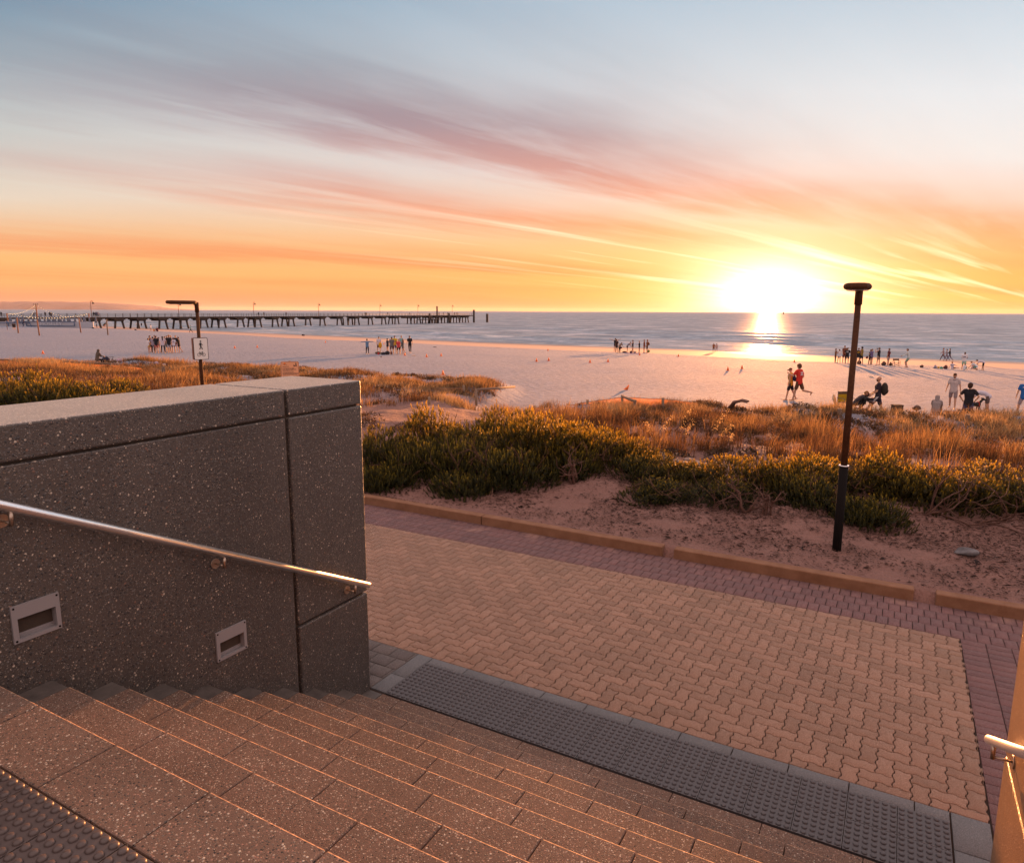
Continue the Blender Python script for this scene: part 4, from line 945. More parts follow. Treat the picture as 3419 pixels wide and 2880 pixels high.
for i, (px, py, fw, ty, ln, lb) in enumerate(((2360, 1540, 15.6, 1346, .35, 'tallest seed stalk, its head bending right above the rocks'), (2385, 1530, 15.8, 1405, .5, 'seed stalk with a drooping head right of the tallest one'), (2270, 1520, 16, 1392, .3, 'seed stalk in the middle of the group'), (2255, 1525, 16, 1346, .25, 'slim seed stalk left of the tallest one'), (2190, 1510, 16.4, 1372, .35, 'seed stalk at the left of the group'), (2180, 1500, 16.5, 1400, -.2, 'short seed stalk at the far left of the group'), (2425, 1545, 15.5, 1440, .2, 'low seed stalk at the right of the group'), (1745, 1500, 15.5, 1385, .3, 'seed stalk in front of the wispy clump left of the fence posts'))):
    seedhead(px, py, fw, ty, i+50, ln, lb)
# fallen leaves and bark crumbs on the sand
def litter():
    r = np.random.default_rng(21); n = 60000; X = r.uniform(-9, 5.2, n); Y = 9.05+r.beta(1.5, 1.6, n)*4.6
    pn = np.array([mnoise.noise(Vector((a*.9, b*1.3, 3.3)))+.6*mnoise.noise(Vector((a*3.1, b*3.3, 7.7))) for a, b in zip(X, Y)])
    ok = pn+.32*np.clip((X+5)/8, -.3, 1)+r.normal(0, .12, n) > -.06; X, Y = X[ok], Y[ok]
    for q in SHR: k_ = 420; a2 = r.uniform(0, 6.28, k_); r2 = .95*np.sqrt(r.random(k_)); X = np.append(X, q[0]+r2*np.cos(a2)); Y = np.append(Y, np.maximum(q[1]-.25+r2*np.sin(a2), 9.06))
    n = len(X); th = r.uniform(0, 2*np.pi, n); L = r.gamma(3, .0105, n)+.010; wd = L*r.uniform(.12, .38, n)
    a = np.stack([np.cos(th), np.sin(th), r.uniform(-.2, .2, n)], 1)*L[:, None]/2; b = np.stack([-np.sin(th), np.cos(th), r.uniform(-.3, .3, n)], 1)*wd[:, None]/2
    c = np.stack([X, Y, T(X, Y)+.008+.012*r.random(n)], 1); V = np.stack([c-a, c+b, c+a, c-b], 1); V[:, 1::2, 2] += (L*.15)[:, None]; V = V.reshape(-1, 3)
    F = np.arange(n)[:, None]*4+[0, 1, 2, 3]; tag(link('leaf_litter', mesh_np('leaf_litter', V, F, {'v': r.random(n)}), M['litter']), kind='stuff')
litter()
# post, rail and netting fences in the dunes
def post(par, P, h, r=.055, lean=0):
    mb = MB(); mb.tube([(P.x, P.y, tz(P.x, P.y)-.3), (P.x+lean, P.y, P.z)], [r, r*.95], 10); return mb.build('post', M['wood'], par)
def fence(label, posts, rails, nets, fw, org):
    root = empty('dune_fence', (0, 0, 0), 0, label, 'fence', 'post and netting fences in the dunes')
    Q = [at_f(px, py, f_) for px, py, f_ in posts]; g0 = Vector((Q[0].x, Q[0].y, tz(Q[0].x, Q[0].y))); root.location = g0
    for P in Q:
        o = post(root, P, 1); o.location = -g0
    for (a, b) in rails:
        mb = MB(); A, B = at_f(*a), at_f(*b); mb.tube([A, A.lerp(B, .5)+Vector((0, 0, -.01)), B], .05, 10); o = mb.build('rail', M['wood'], root); o.location = -g0
    for pts in nets:
        V = []; F = []; A = [at_f(*q) for q in pts]; n = 24; m_ = 6; k = 0
        for i in range(len(A)-1):
            for j in range(n+1):
                t = j/n; P = A[i].lerp(A[i+1], t); zb = tz(P.x, P.y)-.05
                for l in range(m_+1): V.append((P.x+.03*math.sin(j*.9+l), P.y+.05*math.sin(j*.5+l*.7), zb+(P.z-zb)*l/m_-g0.z*0))
        for i in range(len(A)-1):
            for j in range(n):
                for l in range(m_): b0 = (i*(n+1)+j)*(m_+1)+l; F.append((b0, b0+m_+1, b0+m_+2, b0+1))
        o = link('netting', mesh_np('netting', V, F, smooth=True), M['net'], root); o.location = -g0
        mb = MB(); mb.tube([V[(i*(m_+1))+m_] for i in range(0, (len(A)-1)*(n+1), 2)], .012, 5); o2 = mb.build('top_wire', M['wood'], o)
fence('netting fence with round posts running along the beach side of the grasses', [(1785, 1353, 30), (1962, 1334, 27), (2078, 1318, 27), (2120, 1334, 25.5), (2214, 1328, 27)], [((2078, 1322, 27), (2122, 1340, 25.4))],
      [[(1700, 1378, 33), (1785, 1360, 30), (1850, 1362, 29), (1962, 1342, 27), (2078, 1326, 27), (2214, 1332, 27), (2330, 1345, 27.5)]], 27, None)
fence('short log barrier beside the sand path tip', [(1590, 1298, 30), (1548, 1286, 32), (1433, 1325, 24.5)], [((1592, 1300, 30), (1718, 1291, 33.5))], [[(1380, 1300, 34), (1470, 1295, 33), (1548, 1294, 32)]], 30, None)
fence('log rail fence at the far left with sagging netting', [(31, 1199, 44), (213, 1204, 45), (371, 1212, 45), (301, 1211, 45)], [((-60, 1198, 43), (33, 1201, 44)), ((213, 1206, 45), (371, 1214, 45))],
      [[(-60, 1206, 43), (33, 1203, 44), (80, 1215, 44.5), (140, 1222, 45), (213, 1211, 45), (290, 1216, 45), (371, 1218, 45), (470, 1228, 44)]], 44, None)
for px, py, fw, lb in ((2803, 1372, 24.5, 'short fence post just left of the lamp post in the dune grass'), (3229, 1400, 23, 'square fence post in the grass near the right edge'), (545, 1223, 40, 'dark fence post in the grass left of the sign post')):
    P = at_f(px, py, fw); mb = MB(); z0 = tz(P.x, P.y); mb.box((-.07, -.07, -.3), (.07, .07, max(P.z-z0, .3)), bev=.012); tag(mb.build('fence_post', M['wood'], None, (P.x, P.y, z0)), lb, 'post')
P = at_f(2468, 1345, 27.5); mb = MB(); z0 = tz(P.x, P.y)
for i in range(7): mb.tube([(-.42+.02*i, -.18+i*.06, .0), (-.2, -.18+i*.06, .30+.02*math.sin(i*2)), (.1, -.18+i*.06, .40+.015*math.sin(i*3)), (.34, -.18+i*.06, .36)], [.05, .055, .05, .035], 7)
tag(mb.build('driftwood_log', M['branch'], None, (P.x, P.y, z0+.06)), 'dark hump of driftwood on the dune crest', 'driftwood')
# ---------------------------------------------------------------- people
def fk(lean=0, legs=((0, 0), (0, 0)), splay=4, arms=((5, 8, 12, 8), (5, 8, 12, 8)), head=(0, 0), seat=False, twist=0):
    """joint positions of a 1.75 m figure facing +y, lowest point at z=0"""
    P = {}; S = lambda a: math.sin(R(a)); K = lambda a: math.cos(R(a))
    P['pel'] = Vector((0, 0, 0)); up = Vector((0, S(lean), K(lean))); mid = Vector((0, S(lean*.6), K(lean*.6)))
    P['waist'] = mid*.17; P['chest'] = P['waist']+up*.20; P['neck'] = P['waist']+up*.37
    hp = lean*.75+head[0]; hu = Vector((S(head[1])*.0, S(hp), K(hp))); P['skull'] = P['neck']+up*.055+hu*.125; P['hu'] = hu
    hf = Vector((S(head[1])*1.0, K(hp)*K(head[1]), -S(hp))); P['hf'] = hf.normalized()
    for s, nm in ((-1, 'L'), (1, 'R')):
        i = 0 if s < 0 else 1; P['sh'+nm] = P['neck']+Vector((s*.185, 0, 0))-up*.035
        f, a, e, iw = arms[i]; ua = Vector((s*S(a), K(a)*S(f), -K(a)*K(f))); P['el'+nm] = P['sh'+nm]+ua*.285
        a2 = a-iw; fa = Vector((s*S(a2), K(a2)*S(f+e), -K(a2)*K(f+e))); P['wr'+nm] = P['el'+nm]+fa*.25; P['fd'+nm] = fa; P['ha'+nm] = P['wr'+nm]+fa*.09
        h, k = legs[i]; P['hi'+nm] = Vector((s*.092, 0, -.03)); td = Vector((s*S(splay), S(h)*K(splay), -K(h)*K(splay))); P['kn'+nm] = P['hi'+nm]+td*.43
        q = h-k; sd_ = Vector((s*S(splay)*.5, S(q), -K(q))).normalized(); P['an'+nm] = P['kn'+nm]+sd_*.42
        fr = 1 if q < 55 else 0; pitch = max(min(q, 40), -60) if q < 0 else 0
        td2 = Vector((s*.12, K(pitch), S(pitch) if q < -20 else 0)).normalized() if fr else Vector((s*.1, .35, .94)); P['to'+nm] = P['an'+nm]+td2*.15+Vector((0, 0, -.045 if q > -20 and fr else 0)); P['he'+nm] = P['an'+nm]-td2*.05+Vector((0, 0, -.04))
    zs = min(v.z for k_, v in P.items() if k_ not in ('hu', 'hf') and not k_.startswith('fd'))-.03
    if seat: zs = min(zs, -.12)
    for k_ in P:
        if k_ not in ('hu', 'hf') and not k_.startswith('fd'): P[k_] = P[k_]-Vector((0, 0, zs))
    return P
def cap(bm, a, b, r0, r1, sub=2):
    bmesh.ops.create_icosphere(bm, subdivisions=sub, radius=r0, matrix=Matrix.Translation(a)); bmesh.ops.create_icosphere(bm, subdivisions=sub, radius=r1, matrix=Matrix.Translation(b))
    d = b-a
    if d.length > 1e-4:
        q = d.to_track_quat('Z', 'Y').to_matrix().to_4x4(); bmesh.ops.create_cone(bm, cap_ends=True, segments=12, radius1=r0*.99, radius2=r1*.99, depth=d.length, matrix=Matrix.Translation((a+b)/2) @ q)
def remeshed(bm, vox, name, smooth=2):
    me = bpy.data.meshes.new(name); bm.to_mesh(me); bm.free(); o = bpy.data.objects.new(name, me); C.objects.link(o)
    md = o.modifiers.new('r', 'REMESH'); md.mode = 'VOXEL'; md.voxel_size = vox; md.use_smooth_shade = True
    ms = o.modifiers.new('s', 'SMOOTH'); ms.iterations = smooth; ms.factor = .5; dg = bpy.context.evaluated_depsgraph_get(); out = bpy.data.meshes.new_from_object(o.evaluated_get(dg)); bpy.data.objects.remove(o); out.name = name
    for p in out.polygons: p.use_smooth = True
    return out
_pm = {}
def body(pk, P, near):
    key = ('b', pk, near)
    if key in _pm: return _pm[key]
    bm = bmesh.new()
    for s in 'LR':
        sgn = -1 if s == 'L' else 1
        cap(bm, P['pel']+Vector((sgn*.06, 0, 0)), P['waist']+Vector((sgn*.05, 0, 0)), .10, .088); cap(bm, P['waist']+Vector((sgn*.05, 0, 0)), P['chest']+Vector((sgn*.075, 0, 0)), .088, .10)
        cap(bm, P['chest']+Vector((sgn*.075, 0, 0)), P['sh'+s].lerp(P['neck'], .25), .098, .062)
        cap(bm, P['sh'+s], P['el'+s], .050, .040); cap(bm, P['el'+s], P['wr'+s], .040, .026); cap(bm, P['wr'+s], P['wr'+s]+P['fd'+s]*.05, .024, .030)
        cap(bm, P['hi'+s], P['kn'+s], .082, .055); c_ = P['kn'+s].lerp(P['an'+s], .3); cap(bm, P['kn'+s], c_, .052, .052); cap(bm, c_, P['an'+s], .052, .034); cap(bm, P['he'+s], P['to'+s], .034, .026)
    cap(bm, P['chest'], P['neck'], .085, .055); cap(bm, P['neck'], P['skull'], .050, .052); hf = P['hf']; hu = P['hu']; sk = P['skull']; sd_ = hf.cross(hu)
    cap(bm, sk+hu*.018-hf*.012, sk+hf*.016-hu*.012, .088, .074, 3); cap(bm, sk+hf*.035-hu*.06, sk+hf*.02-hu*.02, .040, .06)
    if near:
        cap(bm, sk+hf*.088-hu*.004, sk+hf*.104-hu*.028, .010, .013)
        for q in (-1, 1): cap(bm, sk+sd_*q*.082-hu*.01, sk+sd_*q*.086-hu*.028, .014, .010)
    me = remeshed(bm, .0125 if near else .021, 'body')
    bm = bmesh.new(); bm.from_mesh(me)      # fingers and thumb, rooted inside the palm, stay separate
    if True:
        for s in 'LR':
            fd = P['fd'+s]; sgn = -1 if s == 'L' else 1; side = Vector((0, 1, 0)) if abs(fd.y) < .8 else Vector((0, 0, 1)); side = (side-fd*side.dot(fd)).normalized(); nrm = fd.cross(side).normalized()
            if nrm.x*sgn > 0: nrm = -nrm
            c0 = P['wr'+s]+fd*.05
            for i, L in enumerate((.062, .072, .068, .054) if near else (.07, .068)):
                o_ = side*((1.5-i)*.019 if near else (.5-i)*.03); a = c0+o_*.8; b = a+fd*(.02+L*.55)+nrm*.008; c = b+(fd*.8+nrm*.6).normalized()*L*.55
                r_ = .0088 if near else .014; cap(bm, a, b, r_, r_*.95, 1); cap(bm, b, c, r_*.95, r_*.8, 1)
            a = P['wr'+s]+fd*.03+side*.02; b = a+(side*.8+fd*.6).normalized()*.035; cap(bm, a, b, .011, .010, 1); cap(bm, b, b+fd*.028+nrm*.006, .010, .008, 1)
    n0 = len(bm.faces)
    if near:
        bm.faces.ensure_lookup_table()
        for q in (-1, 1): bmesh.ops.create_icosphere(bm, subdivisions=1, radius=.0085, matrix=Matrix.Translation(sk+hf*.0845+sd_*q*.031+hu*.008))
        bmesh.ops.create_cube(bm, size=1, matrix=Matrix.Translation(sk+hf*.084-hu*.052) @ Matrix((sd_, hf, hu)).transposed().to_4x4() @ Matrix.Diagonal((.036, .012, .008, 1)))
        bm.faces.ensure_lookup_table()
        for f_ in bm.faces[n0:]: f_.material_index = 1
    bm.to_mesh(me); bm.free(); me.materials.clear(); me.materials.append(skin(SK[0])); me.materials.append(plastic((.03, .015, .012), .4, 'eyes')); _pm[key] = me; return me
def garment(pk, P, kind, near):
    key = (kind, pk, near)
    if key in _pm: return _pm[key]
    bm = bmesh.new(); e = .016
    if kind in ('tee', 'long', 'tank', 'tunic', 'hoodie'):
        if kind == 'hoodie': e = .032
        for s in 'LR':
            sgn = -1 if s == 'L' else 1; hem = P['pel']-(P['waist']-P['pel'])*(.35 if kind != 'tunic' else 1.1)
            cap(bm, hem+Vector((sgn*.065, 0, 0)), P['waist']+Vector((sgn*.055, 0, 0)), .104+e, .092+e); cap(bm, P['waist']+Vector((sgn*.055, 0, 0)), P['chest']+Vector((sgn*.078, 0, 0)), .092+e, .102+e)
            cap(bm, P['chest']+Vector((sgn*.075, 0, 0)), P['sh'+s].lerp(P['neck'], .3), .10+e, .062+e*.6)
            if kind == 'tunic': cap(bm, P['hi'+s], P['hi'+s].lerp(P['kn'+s], .35), .11, .10)
            if kind in ('tee', 'tunic'): cap(bm, P['sh'+s], P['sh'+s].lerp(P['el'+s], .6), .060+e*.6, .058+e*.6)
            if kind in ('long', 'hoodie'): cap(bm, P['sh'+s], P['el'+s], .056+e*.5, .046+e*.5); cap(bm, P['el'+s], P['wr'+s], .046+e*.5, .034+e*.4)
        cap(bm, P['chest'], P['neck'].lerp(P['chest'], .12), .085+e, .066+e*.5)
        if kind == 'hoodie': cap(bm, P['neck']-P['hf']*.02, P['skull']-P['hf']*.022+P['hu']*.012, .085, .122)
    elif kind in ('shorts', 'pants', 'brief'):
        fr = {'shorts': .72, 'brief': .3}.get(kind, 1)
        for s in 'LR':
            sgn = -1 if s == 'L' else 1; cap(bm, P['pel']+Vector((sgn*.065, 0, 0)), P['waist'].lerp(P['pel'], .6)+Vector((sgn*.055, 0, 0)), .109, .101); cap(bm, P['hi'+s], P['hi'+s].lerp(P['kn'+s], fr), .097, .086 if kind != 'pants' else .066)
            if kind == 'pants': cap(bm, P['kn'+s], P['an'+s].lerp(P['kn'+s], .12), .064, .046)
    elif kind in ('hair', 'longhair', 'ponytail', 'curly'):
        hf = P['hf']; hu = P['hu']; sk = P['skull']; k = 1.18 if kind == 'curly' else 1
        cap(bm, sk+hu*.035-hf*.022, sk-hf*.035-hu*.02, .088*k, .082*k); cap(bm, sk+hu*.045+hf*.02, sk+hu*.04-hf*.02, .070*k, .08*k)
        if kind == 'longhair': cap(bm, sk-hf*.06-hu*.04, sk-hf*.075-hu*.30, .075, .05)
        if kind == 'ponytail': cap(bm, sk-hf*.11+hu*.02, sk-hf*.13-hu*.20, .035, .018)
    elif kind == 'cap':
        hf = P['hf']; hu = P['hu']; sk = P['skull']; cap(bm, sk+hu*.04-hf*.012, sk+hu*.035-hf*.02, .094, .092); cap(bm, sk+hf*.09+hu*.035, sk+hf*.16+hu*.02, .03, .024); cap(bm, sk+hf*.09+hu*.035+P['hf'].cross(hu)*.03, sk+hf*.15+hu*.022+hf.cross(hu)*.02, .022, .02)
    me = remeshed(bm, .014 if near else .023, {'hoodie': 'hoodie', 'tee': 'shirt', 'long': 'shirt', 'tank': 'vest', 'tunic': 'shirt', 'shorts': 'shorts', 'brief': 'shorts', 'pants': 'trousers', 'cap': 'cap'}.get(kind, 'hair'), 1)
    _pm[key] = me; return me
ARM = (5, 8, 12, 8)
POSE = {
 'stand': dict(), 'stand2': dict(legs=((6, 4), (-6, 2)), arms=((8, 10, 25, 10), (-4, 8, 15, 8)), splay=6),
 'fold': dict(arms=((22, 14, 85, 50), (22, 14, 85, 50))), 'hips': dict(splay=7, arms=((-16, 34, 42, 62), (-16, 34, 42, 62))),
 'hold': dict(legs=((4, 3), (-4, 2)), arms=((25, 8, 70, 22), (25, 8, 70, 22)), head=(18, 0)), 'walk': dict(lean=4, legs=((26, 10), (-20, 22)), arms=((-22, 8, 14, 4), (26, 8, 22, 4))),
 'stride': dict(lean=6, legs=((14, 2), (-22, 62)), arms=((30, 14, 80, 20), (-20, 14, 50, 20))), 'stroll': dict(lean=3, legs=((12, 4), (-14, 12)), arms=((-8, 14, 14, 4), (10, 14, 14, 6)), splay=5, head=(14, 0)),
 'bend': dict(lean=88, legs=((-4, 2), (8, 4)), arms=((12, 6, 8, 4), (28, 6, 14, 6)), head=(-5, 0)), 'stoop': dict(lean=48, legs=((8, 12), (0, 8)), arms=((20, 6, 25, 6), (30, 6, 25, 6)), head=(10, 0)),
 'petdog': dict(lean=82, legs=((6, 14), (-3, 8)), arms=((28, 6, 24, 12), (36, 6, 22, 12)), head=(8, 0)),
 'tpose': dict(arms=((0, 86, 0, 0), (0, 92, 0, 0))), 'armsup': dict(arms=((10, 112, 0, 0), (10, 118, 0, 0)), splay=3),
 'sit': dict(lean=16, legs=((130, 100), (124, 98)), splay=12, arms=((45, 8, 35, 10), (45, 8, 35, 10)), seat=True, head=(12, 0)), 'sit_side': dict(lean=-8, legs=((126, 96), (98, 14)), splay=8, arms=((-26, 10, 5, 2), (60, 8, 20, 4)), seat=True),
 'bench': dict(lean=14, legs=((84, 78), (80, 74)), splay=6, arms=((28, 6, 50, 16), (28, 6, 50, 16)), head=(10, 0)),
 'crouch': dict(lean=46, legs=((112, 138), (104, 136)), splay=16, arms=((40, 10, 30, 10), (50, 10, 30, 10)), head=(12, 0)), 'kneel': dict(lean=62, legs=((62, 150), (50, 138)), splay=10, arms=((30, 8, 6, 4), (42, 8, 6, 4)), head=(-10, 0)),
 'ready': dict(lean=16, legs=((34, 50), (26, 44)), splay=6, arms=((28, 8, 40, 10), (34, 8, 34, 10)), head=(-10, 0)), 'photo': dict(legs=((3, 2), (-3, 1)), arms=((48, 14, 110, 36), (48, 14, 110, 36)), splay=5),
 'guide': dict(legs=((38, 16), (-18, 14)), lean=2, arms=((8, 6, 40, 8), (14, 6, 36, 8))), 'wide': dict(splay=12, arms=((2, 16, 8, 6), (2, 16, 8, 6)), legs=((2, 2), (-2, 2))),
 'onehip': dict(arms=((5, 8, 12, 8), (-18, 36, 48, 66))), 'legback': dict(legs=((-24, 4), (4, 2)), arms=((25, 8, 60, 30), (15, 8, 60, 30)), lean=4),
 'lean_': dict(lean=25, legs=((30, 60), (-6, 4)), arms=((40, 10, 30, 8), (30, 10, 40, 8)))}
BLK, NAV, GRY, WHT, MAR, YEL, RED, TEL = (.018, .016, .02), (.02, .03, .075), (.26, .24, .25), (.66, .6, .6), (.11, .02, .025), (.6, .33, .03), (.55, .03, .02), (.06, .26, .24)
TAN, BRN, PUR, BLU, GRN = (.38, .25, .17), (.10, .045, .025), (.16, .12, .25), (.02, .11, .33), (.10, .18, .06)
GNAME = {'hoodie': 'hoodie', 'tee': 'shirt', 'long': 'shirt', 'tank': 'vest', 'tunic': 'shirt', 'shorts': 'shorts', 'brief': 'shorts', 'pants': 'trousers'}
ppl = []
def person(px, foot, head, pose, face, label, top=('tee', GRY), bot=('shorts', BLK), hair=('hair', BRN), near=False, fwd=None, sk=0, grp=None, z=None, extra=None, hs=None):
    """foot / head: photograph rows of the soles and the crown; face: 0 seen from behind, 90 facing right, 180 facing us, 270 facing left"""
    P0 = hit(px, foot) if fwd is None else at_f(px, foot, fwd)
    f_ = (P0-Vector((0, 0, EYE))).dot(HD); zz = P0.z if z is not None or fwd is not None else tz(P0.x, P0.y)
    J = fk(**POSE[pose]); me = body(pose, J, near); nat = _pm.setdefault(('h', pose), max(v.co.z for v in me.vertices)+.02)
    s = (foot-head)*f_/2318/nat if hs is None else hs
    d = ray(px, foot); az = math.atan2(-d.x, d.y)
    r_ = empty('person', (P0.x, P0.y, zz-.004), az-R(face), label, 'person', grp); r_.scale = (s, s, s); ppl.append((label, round(s*1.75, 2)))
    o = link('body', me, None, r_); objmat(o, skin(SK[sk]), 0)
    for g in (top, bot, hair):
        if g is None: continue
        gm = garment(pose, J, g[0], near); o = link(GNAME.get(g[0], gm.name.split('.')[0]), gm, None, r_); objmat(o, cloth(g[1]) , 0)
    if extra: extra(r_, J)
    return r_
def number(s, col, back=True, size=.2, dz=.0):
    def f(r_, J):
        me = text_mesh(s, size, .002, 'CENTER', .006); o = link('number', me, cloth(col), r_); q = -1 if back else 1
        y = J['chest'].y+q*.135; o.location = (0, y, J['chest'].z+dz); o.rotation_euler = (R(90), 0, 0 if back else R(180))
    return f
def pack(col, dy=-.2, sc_=1.0):
    def f(r_, J):
        mb = MB(); c = J['chest']; mb.ball((0, c.y+dy, c.z-.06), .2, 3, (.82*sc_, .62*sc_, 1.25*sc_)); mb.ball((0, c.y+dy-.07, c.z-.14), .13, 2, (.9, .7, 1)); mb.build('backpack', cloth(col), r_)
        for q in (-1, 1):
            mb = MB(); mb.tube([(q*.10, c.y-.1, c.z+.12), (q*.11, c.y+.02, c.z+.17), (q*.11, c.y+.13, c.z+.06), (q*.12, c.y+.10, c.z-.15), (q*.12, c.y-.08, c.z-.2)], .016, 6); mb.build('strap', cloth(col), r_)
    return f
# nearest people, behind the dune crest
def redx(r_, J): number('25', WHT, True, .22)(r_, J)
person(2636, 1335, 1227, 'stroll', 285, 'boy in a cap and yellow vest walking left with a drawstring bag', ('tank', YEL), ('shorts', BLK), ('cap', BRN), True, extra=pack(NAV, -.17, .7))
person(2664, 1338, 1213, 'stride', 300, 'curly haired walker in a red number 25 shirt', ('tee', RED), ('shorts', BRN), ('curly', BRN), True, extra=redx)
person(2852, 1372, 1301, 'crouch', 90, 'person in a dark jacket crouching over a bundle behind the lamp post', ('long', (.06, .05, .06)), ('pants', BLK), ('hair', (.2, .09, .03)), True, fwd=30)
def stripes(r_, J):
    pack((.03, .025, .02), -.22, 1.1)(r_, J)
    for k in range(3):
        mb = MB(); a = J['hiL']+Vector((-.10, .03-k*.028, .02)); b = J['hiL'].lerp(J['knL'], .66)+Vector((-.105, .03-k*.028, 0)); mb.tube([a, b], .007, 6); mb.build('stripe', cloth(WHT), r_)
    mb = MB(); mb.ball(J['haR']+Vector((-.08, .06, -.01)), .13, 2, (1.1, 1, .55)); mb.build('helmet', cloth(BLK), r_)
    sk_ = J['skull']; mb = MB(); mb.ball(sk_+J['hf']*.045-J['hu']*.06, .062, 2, (1, .85, .9)); mb.build('beard', cloth(BRN), r_)
person(2925, 1393, 1253, 'guide', 272, 'bald bearded man with a black backpack walking left', ('tee', (.03, .02, .03)), ('shorts', (.02, .02, .04)), None, True, fwd=29.6, extra=stripes)
person(3123, 1385, 1318, 'sit', 5, 'person in a grey hooded top sitting on the sand, seen from behind', ('hoodie', (.27, .22, .21)), ('pants', (.1, .07, .06)), None, True, fwd=29.8)
def trim(r_, J):
    mb = MB(); mb.tube([(J['neck']+Vector((.075*math.cos(a*R(30)), .02+.075*math.sin(a*R(30)), -.012-.02*math.sin(a*R(30))))) for a in range(13)], .008, 6); mb.build('collar', cloth(NAV), r_)
    sk_ = J['skull']; mb = MB(); mb.ball(sk_+J['hf']*.042-J['hu']*.066, .055, 2, (1, .85, .7)); mb.build('beard', cloth((.09, .04, .025)), r_)
person(3177, 1364, 1243.6, 'stroll', 190, 'bearded man in a pale grey shirt walking towards the dunes', ('tee', (.46, .37, .35)), ('shorts', (.24, .18, .18)), ('hair', (.09, .04, .02)), True, extra=trim)
person(3225, 1416, 1275, 'hips', 2, 'man in a black shirt seen from behind with hands on hips', ('tee', BLK), ('shorts', (.03, .04, .09)), ('curly', (.05, .025, .015)), True, fwd=27.8)
person(3292, 1381, 1298, 'petdog', 268, 'man in a white and grey shirt bending to pet the black dog', ('tee', (.5, .46, .52)), ('shorts', (.12, .08, .07)), ('hair', BRN), True, fwd=30.4)
def badge(r_, J):
    mb = MB(); mb.ball((.08, J['chest'].y+.118, J['chest'].z+.06), .03, 2, (1, .25, .7)); mb.build('badge', cloth(WHT), r_)
person(3412, 1388, 1262, 'wide', 182, 'man in a bright blue shirt cut by the right edge', ('tee', BLU), ('shorts', (.3, .23, .24)), ('hair', BRN), True, extra=badge)
# standing row near the water, right of the lamp post and left of it
ROW = 'people standing in a row near the water'
person(2788, 1210.5, 1163.6, 'fold', 80, 'child in brown facing right, leftmost of the standing row', ('tunic', (.14, .06, .03)), ('pants', BLK), ('hair', BRN), grp=ROW)
person(2800, 1212, 1165.5, 'hold', 330, 'woman in a white vest and black shorts with a ponytail', ('tank', WHT), ('brief', BLK), ('ponytail', BRN), grp=ROW)
person(2817, 1211, 1153.6, 'stand', 150, 'tall man in dark red behind the number 23 shirt', ('tee', (.16, .05, .03)), ('shorts', MAR), grp=ROW)
person(2826.5, 1215, 1160, 'fold', 5, 'player in a black shirt with white number 23', ('tee', BLK), ('shorts', BLK), ('hair', (.2, .1, .05)), grp=ROW, extra=number('23', WHT))
person(2863, 1217, 1161, 'fold', 0, 'player in a black vest with yellow number 30', ('tank', BLK), ('brief', BLK), ('hair', (.2, .09, .04)), grp=ROW, extra=number('30', YEL, True, .24))
person(2874, 1214.5, 1157, 'stand2', 300, 'dark haired person in an olive vest behind the number 30 shirt', ('tank', (.22, .15, .03)), ('shorts', BLK), ('curly', BLK), sk=1, grp=ROW)
def bagx(r_, J): mb = MB(); mb.ball(J['haL']+Vector((-.06, .02, -.05)), .17, 2, (1.1, .7, 1)); mb.build('bag', cloth(MAR), r_)
person(2903, 1217, 1166.5, 'stand2', 290, 'person in black carrying a dark red bag', ('tee', BLK), ('pants', BLK), ('hair', BRN), grp=ROW, extra=bagx)
person(2908, 1217.5, 1164.6, 'fold', 300, 'person in a cap and purple grey shirt beside the dark red bag', ('tee', PUR), ('brief', BLK), ('cap', (.2, .1, .05)), grp=ROW)
def camx(r_, J): mb = MB(); c = J['skull']+J['hf']*.16; mb.box(c-Vector((.07, .04, .045)), c+Vector((.07, .04, .045)), bev=.01); mb.tube([c, c+J['hf']*.12], .035, 10); mb.build('camera', plastic((.02, .02, .02)), r_)
person(2931, 1218.5, 1160, 'photo', 300, 'man in a black vest holding a camera to his eye', ('tank', BLK), ('shorts', TAN), ('hair', BRN), grp=ROW, extra=camx)
person(2964, 1220, 1162.6, 'onehip', 285, 'heavy man in a maroon shirt with one hand on his hip', ('tee', MAR), ('shorts', (.3, .2, .18)), ('hair', BRN), grp=ROW)
person(3030.7, 1227.4, 1163.6, 'ready', 275, 'player with bent knees in a white and green long sleeved top', ('long', (.5, .52, .5)), ('shorts', (.2, .27, .2)), ('hair', BRN))
# trio walking at the water edge
person(3147.5, 1203, 1161.4, 'walk', 275, 'walker in a grey pink top leading three at the water edge', ('long', (.34, .24, .25)), ('pants', (.12, .08, .1)), ('hair', (.25, .12, .06)))
person(3159, 1204, 1164.6, 'walk', 275, 'middle walker of three at the water edge, white collar', ('long', (.3, .26, .3)), ('pants', (.22, .18, .25)), ('hair', BLK))
person(3169, 1204.6, 1163.6, 'walk', 275, 'last walker of three at the water edge in black', ('long', BLK), ('pants', (.16, .14, .2)), ('hair', BRN))
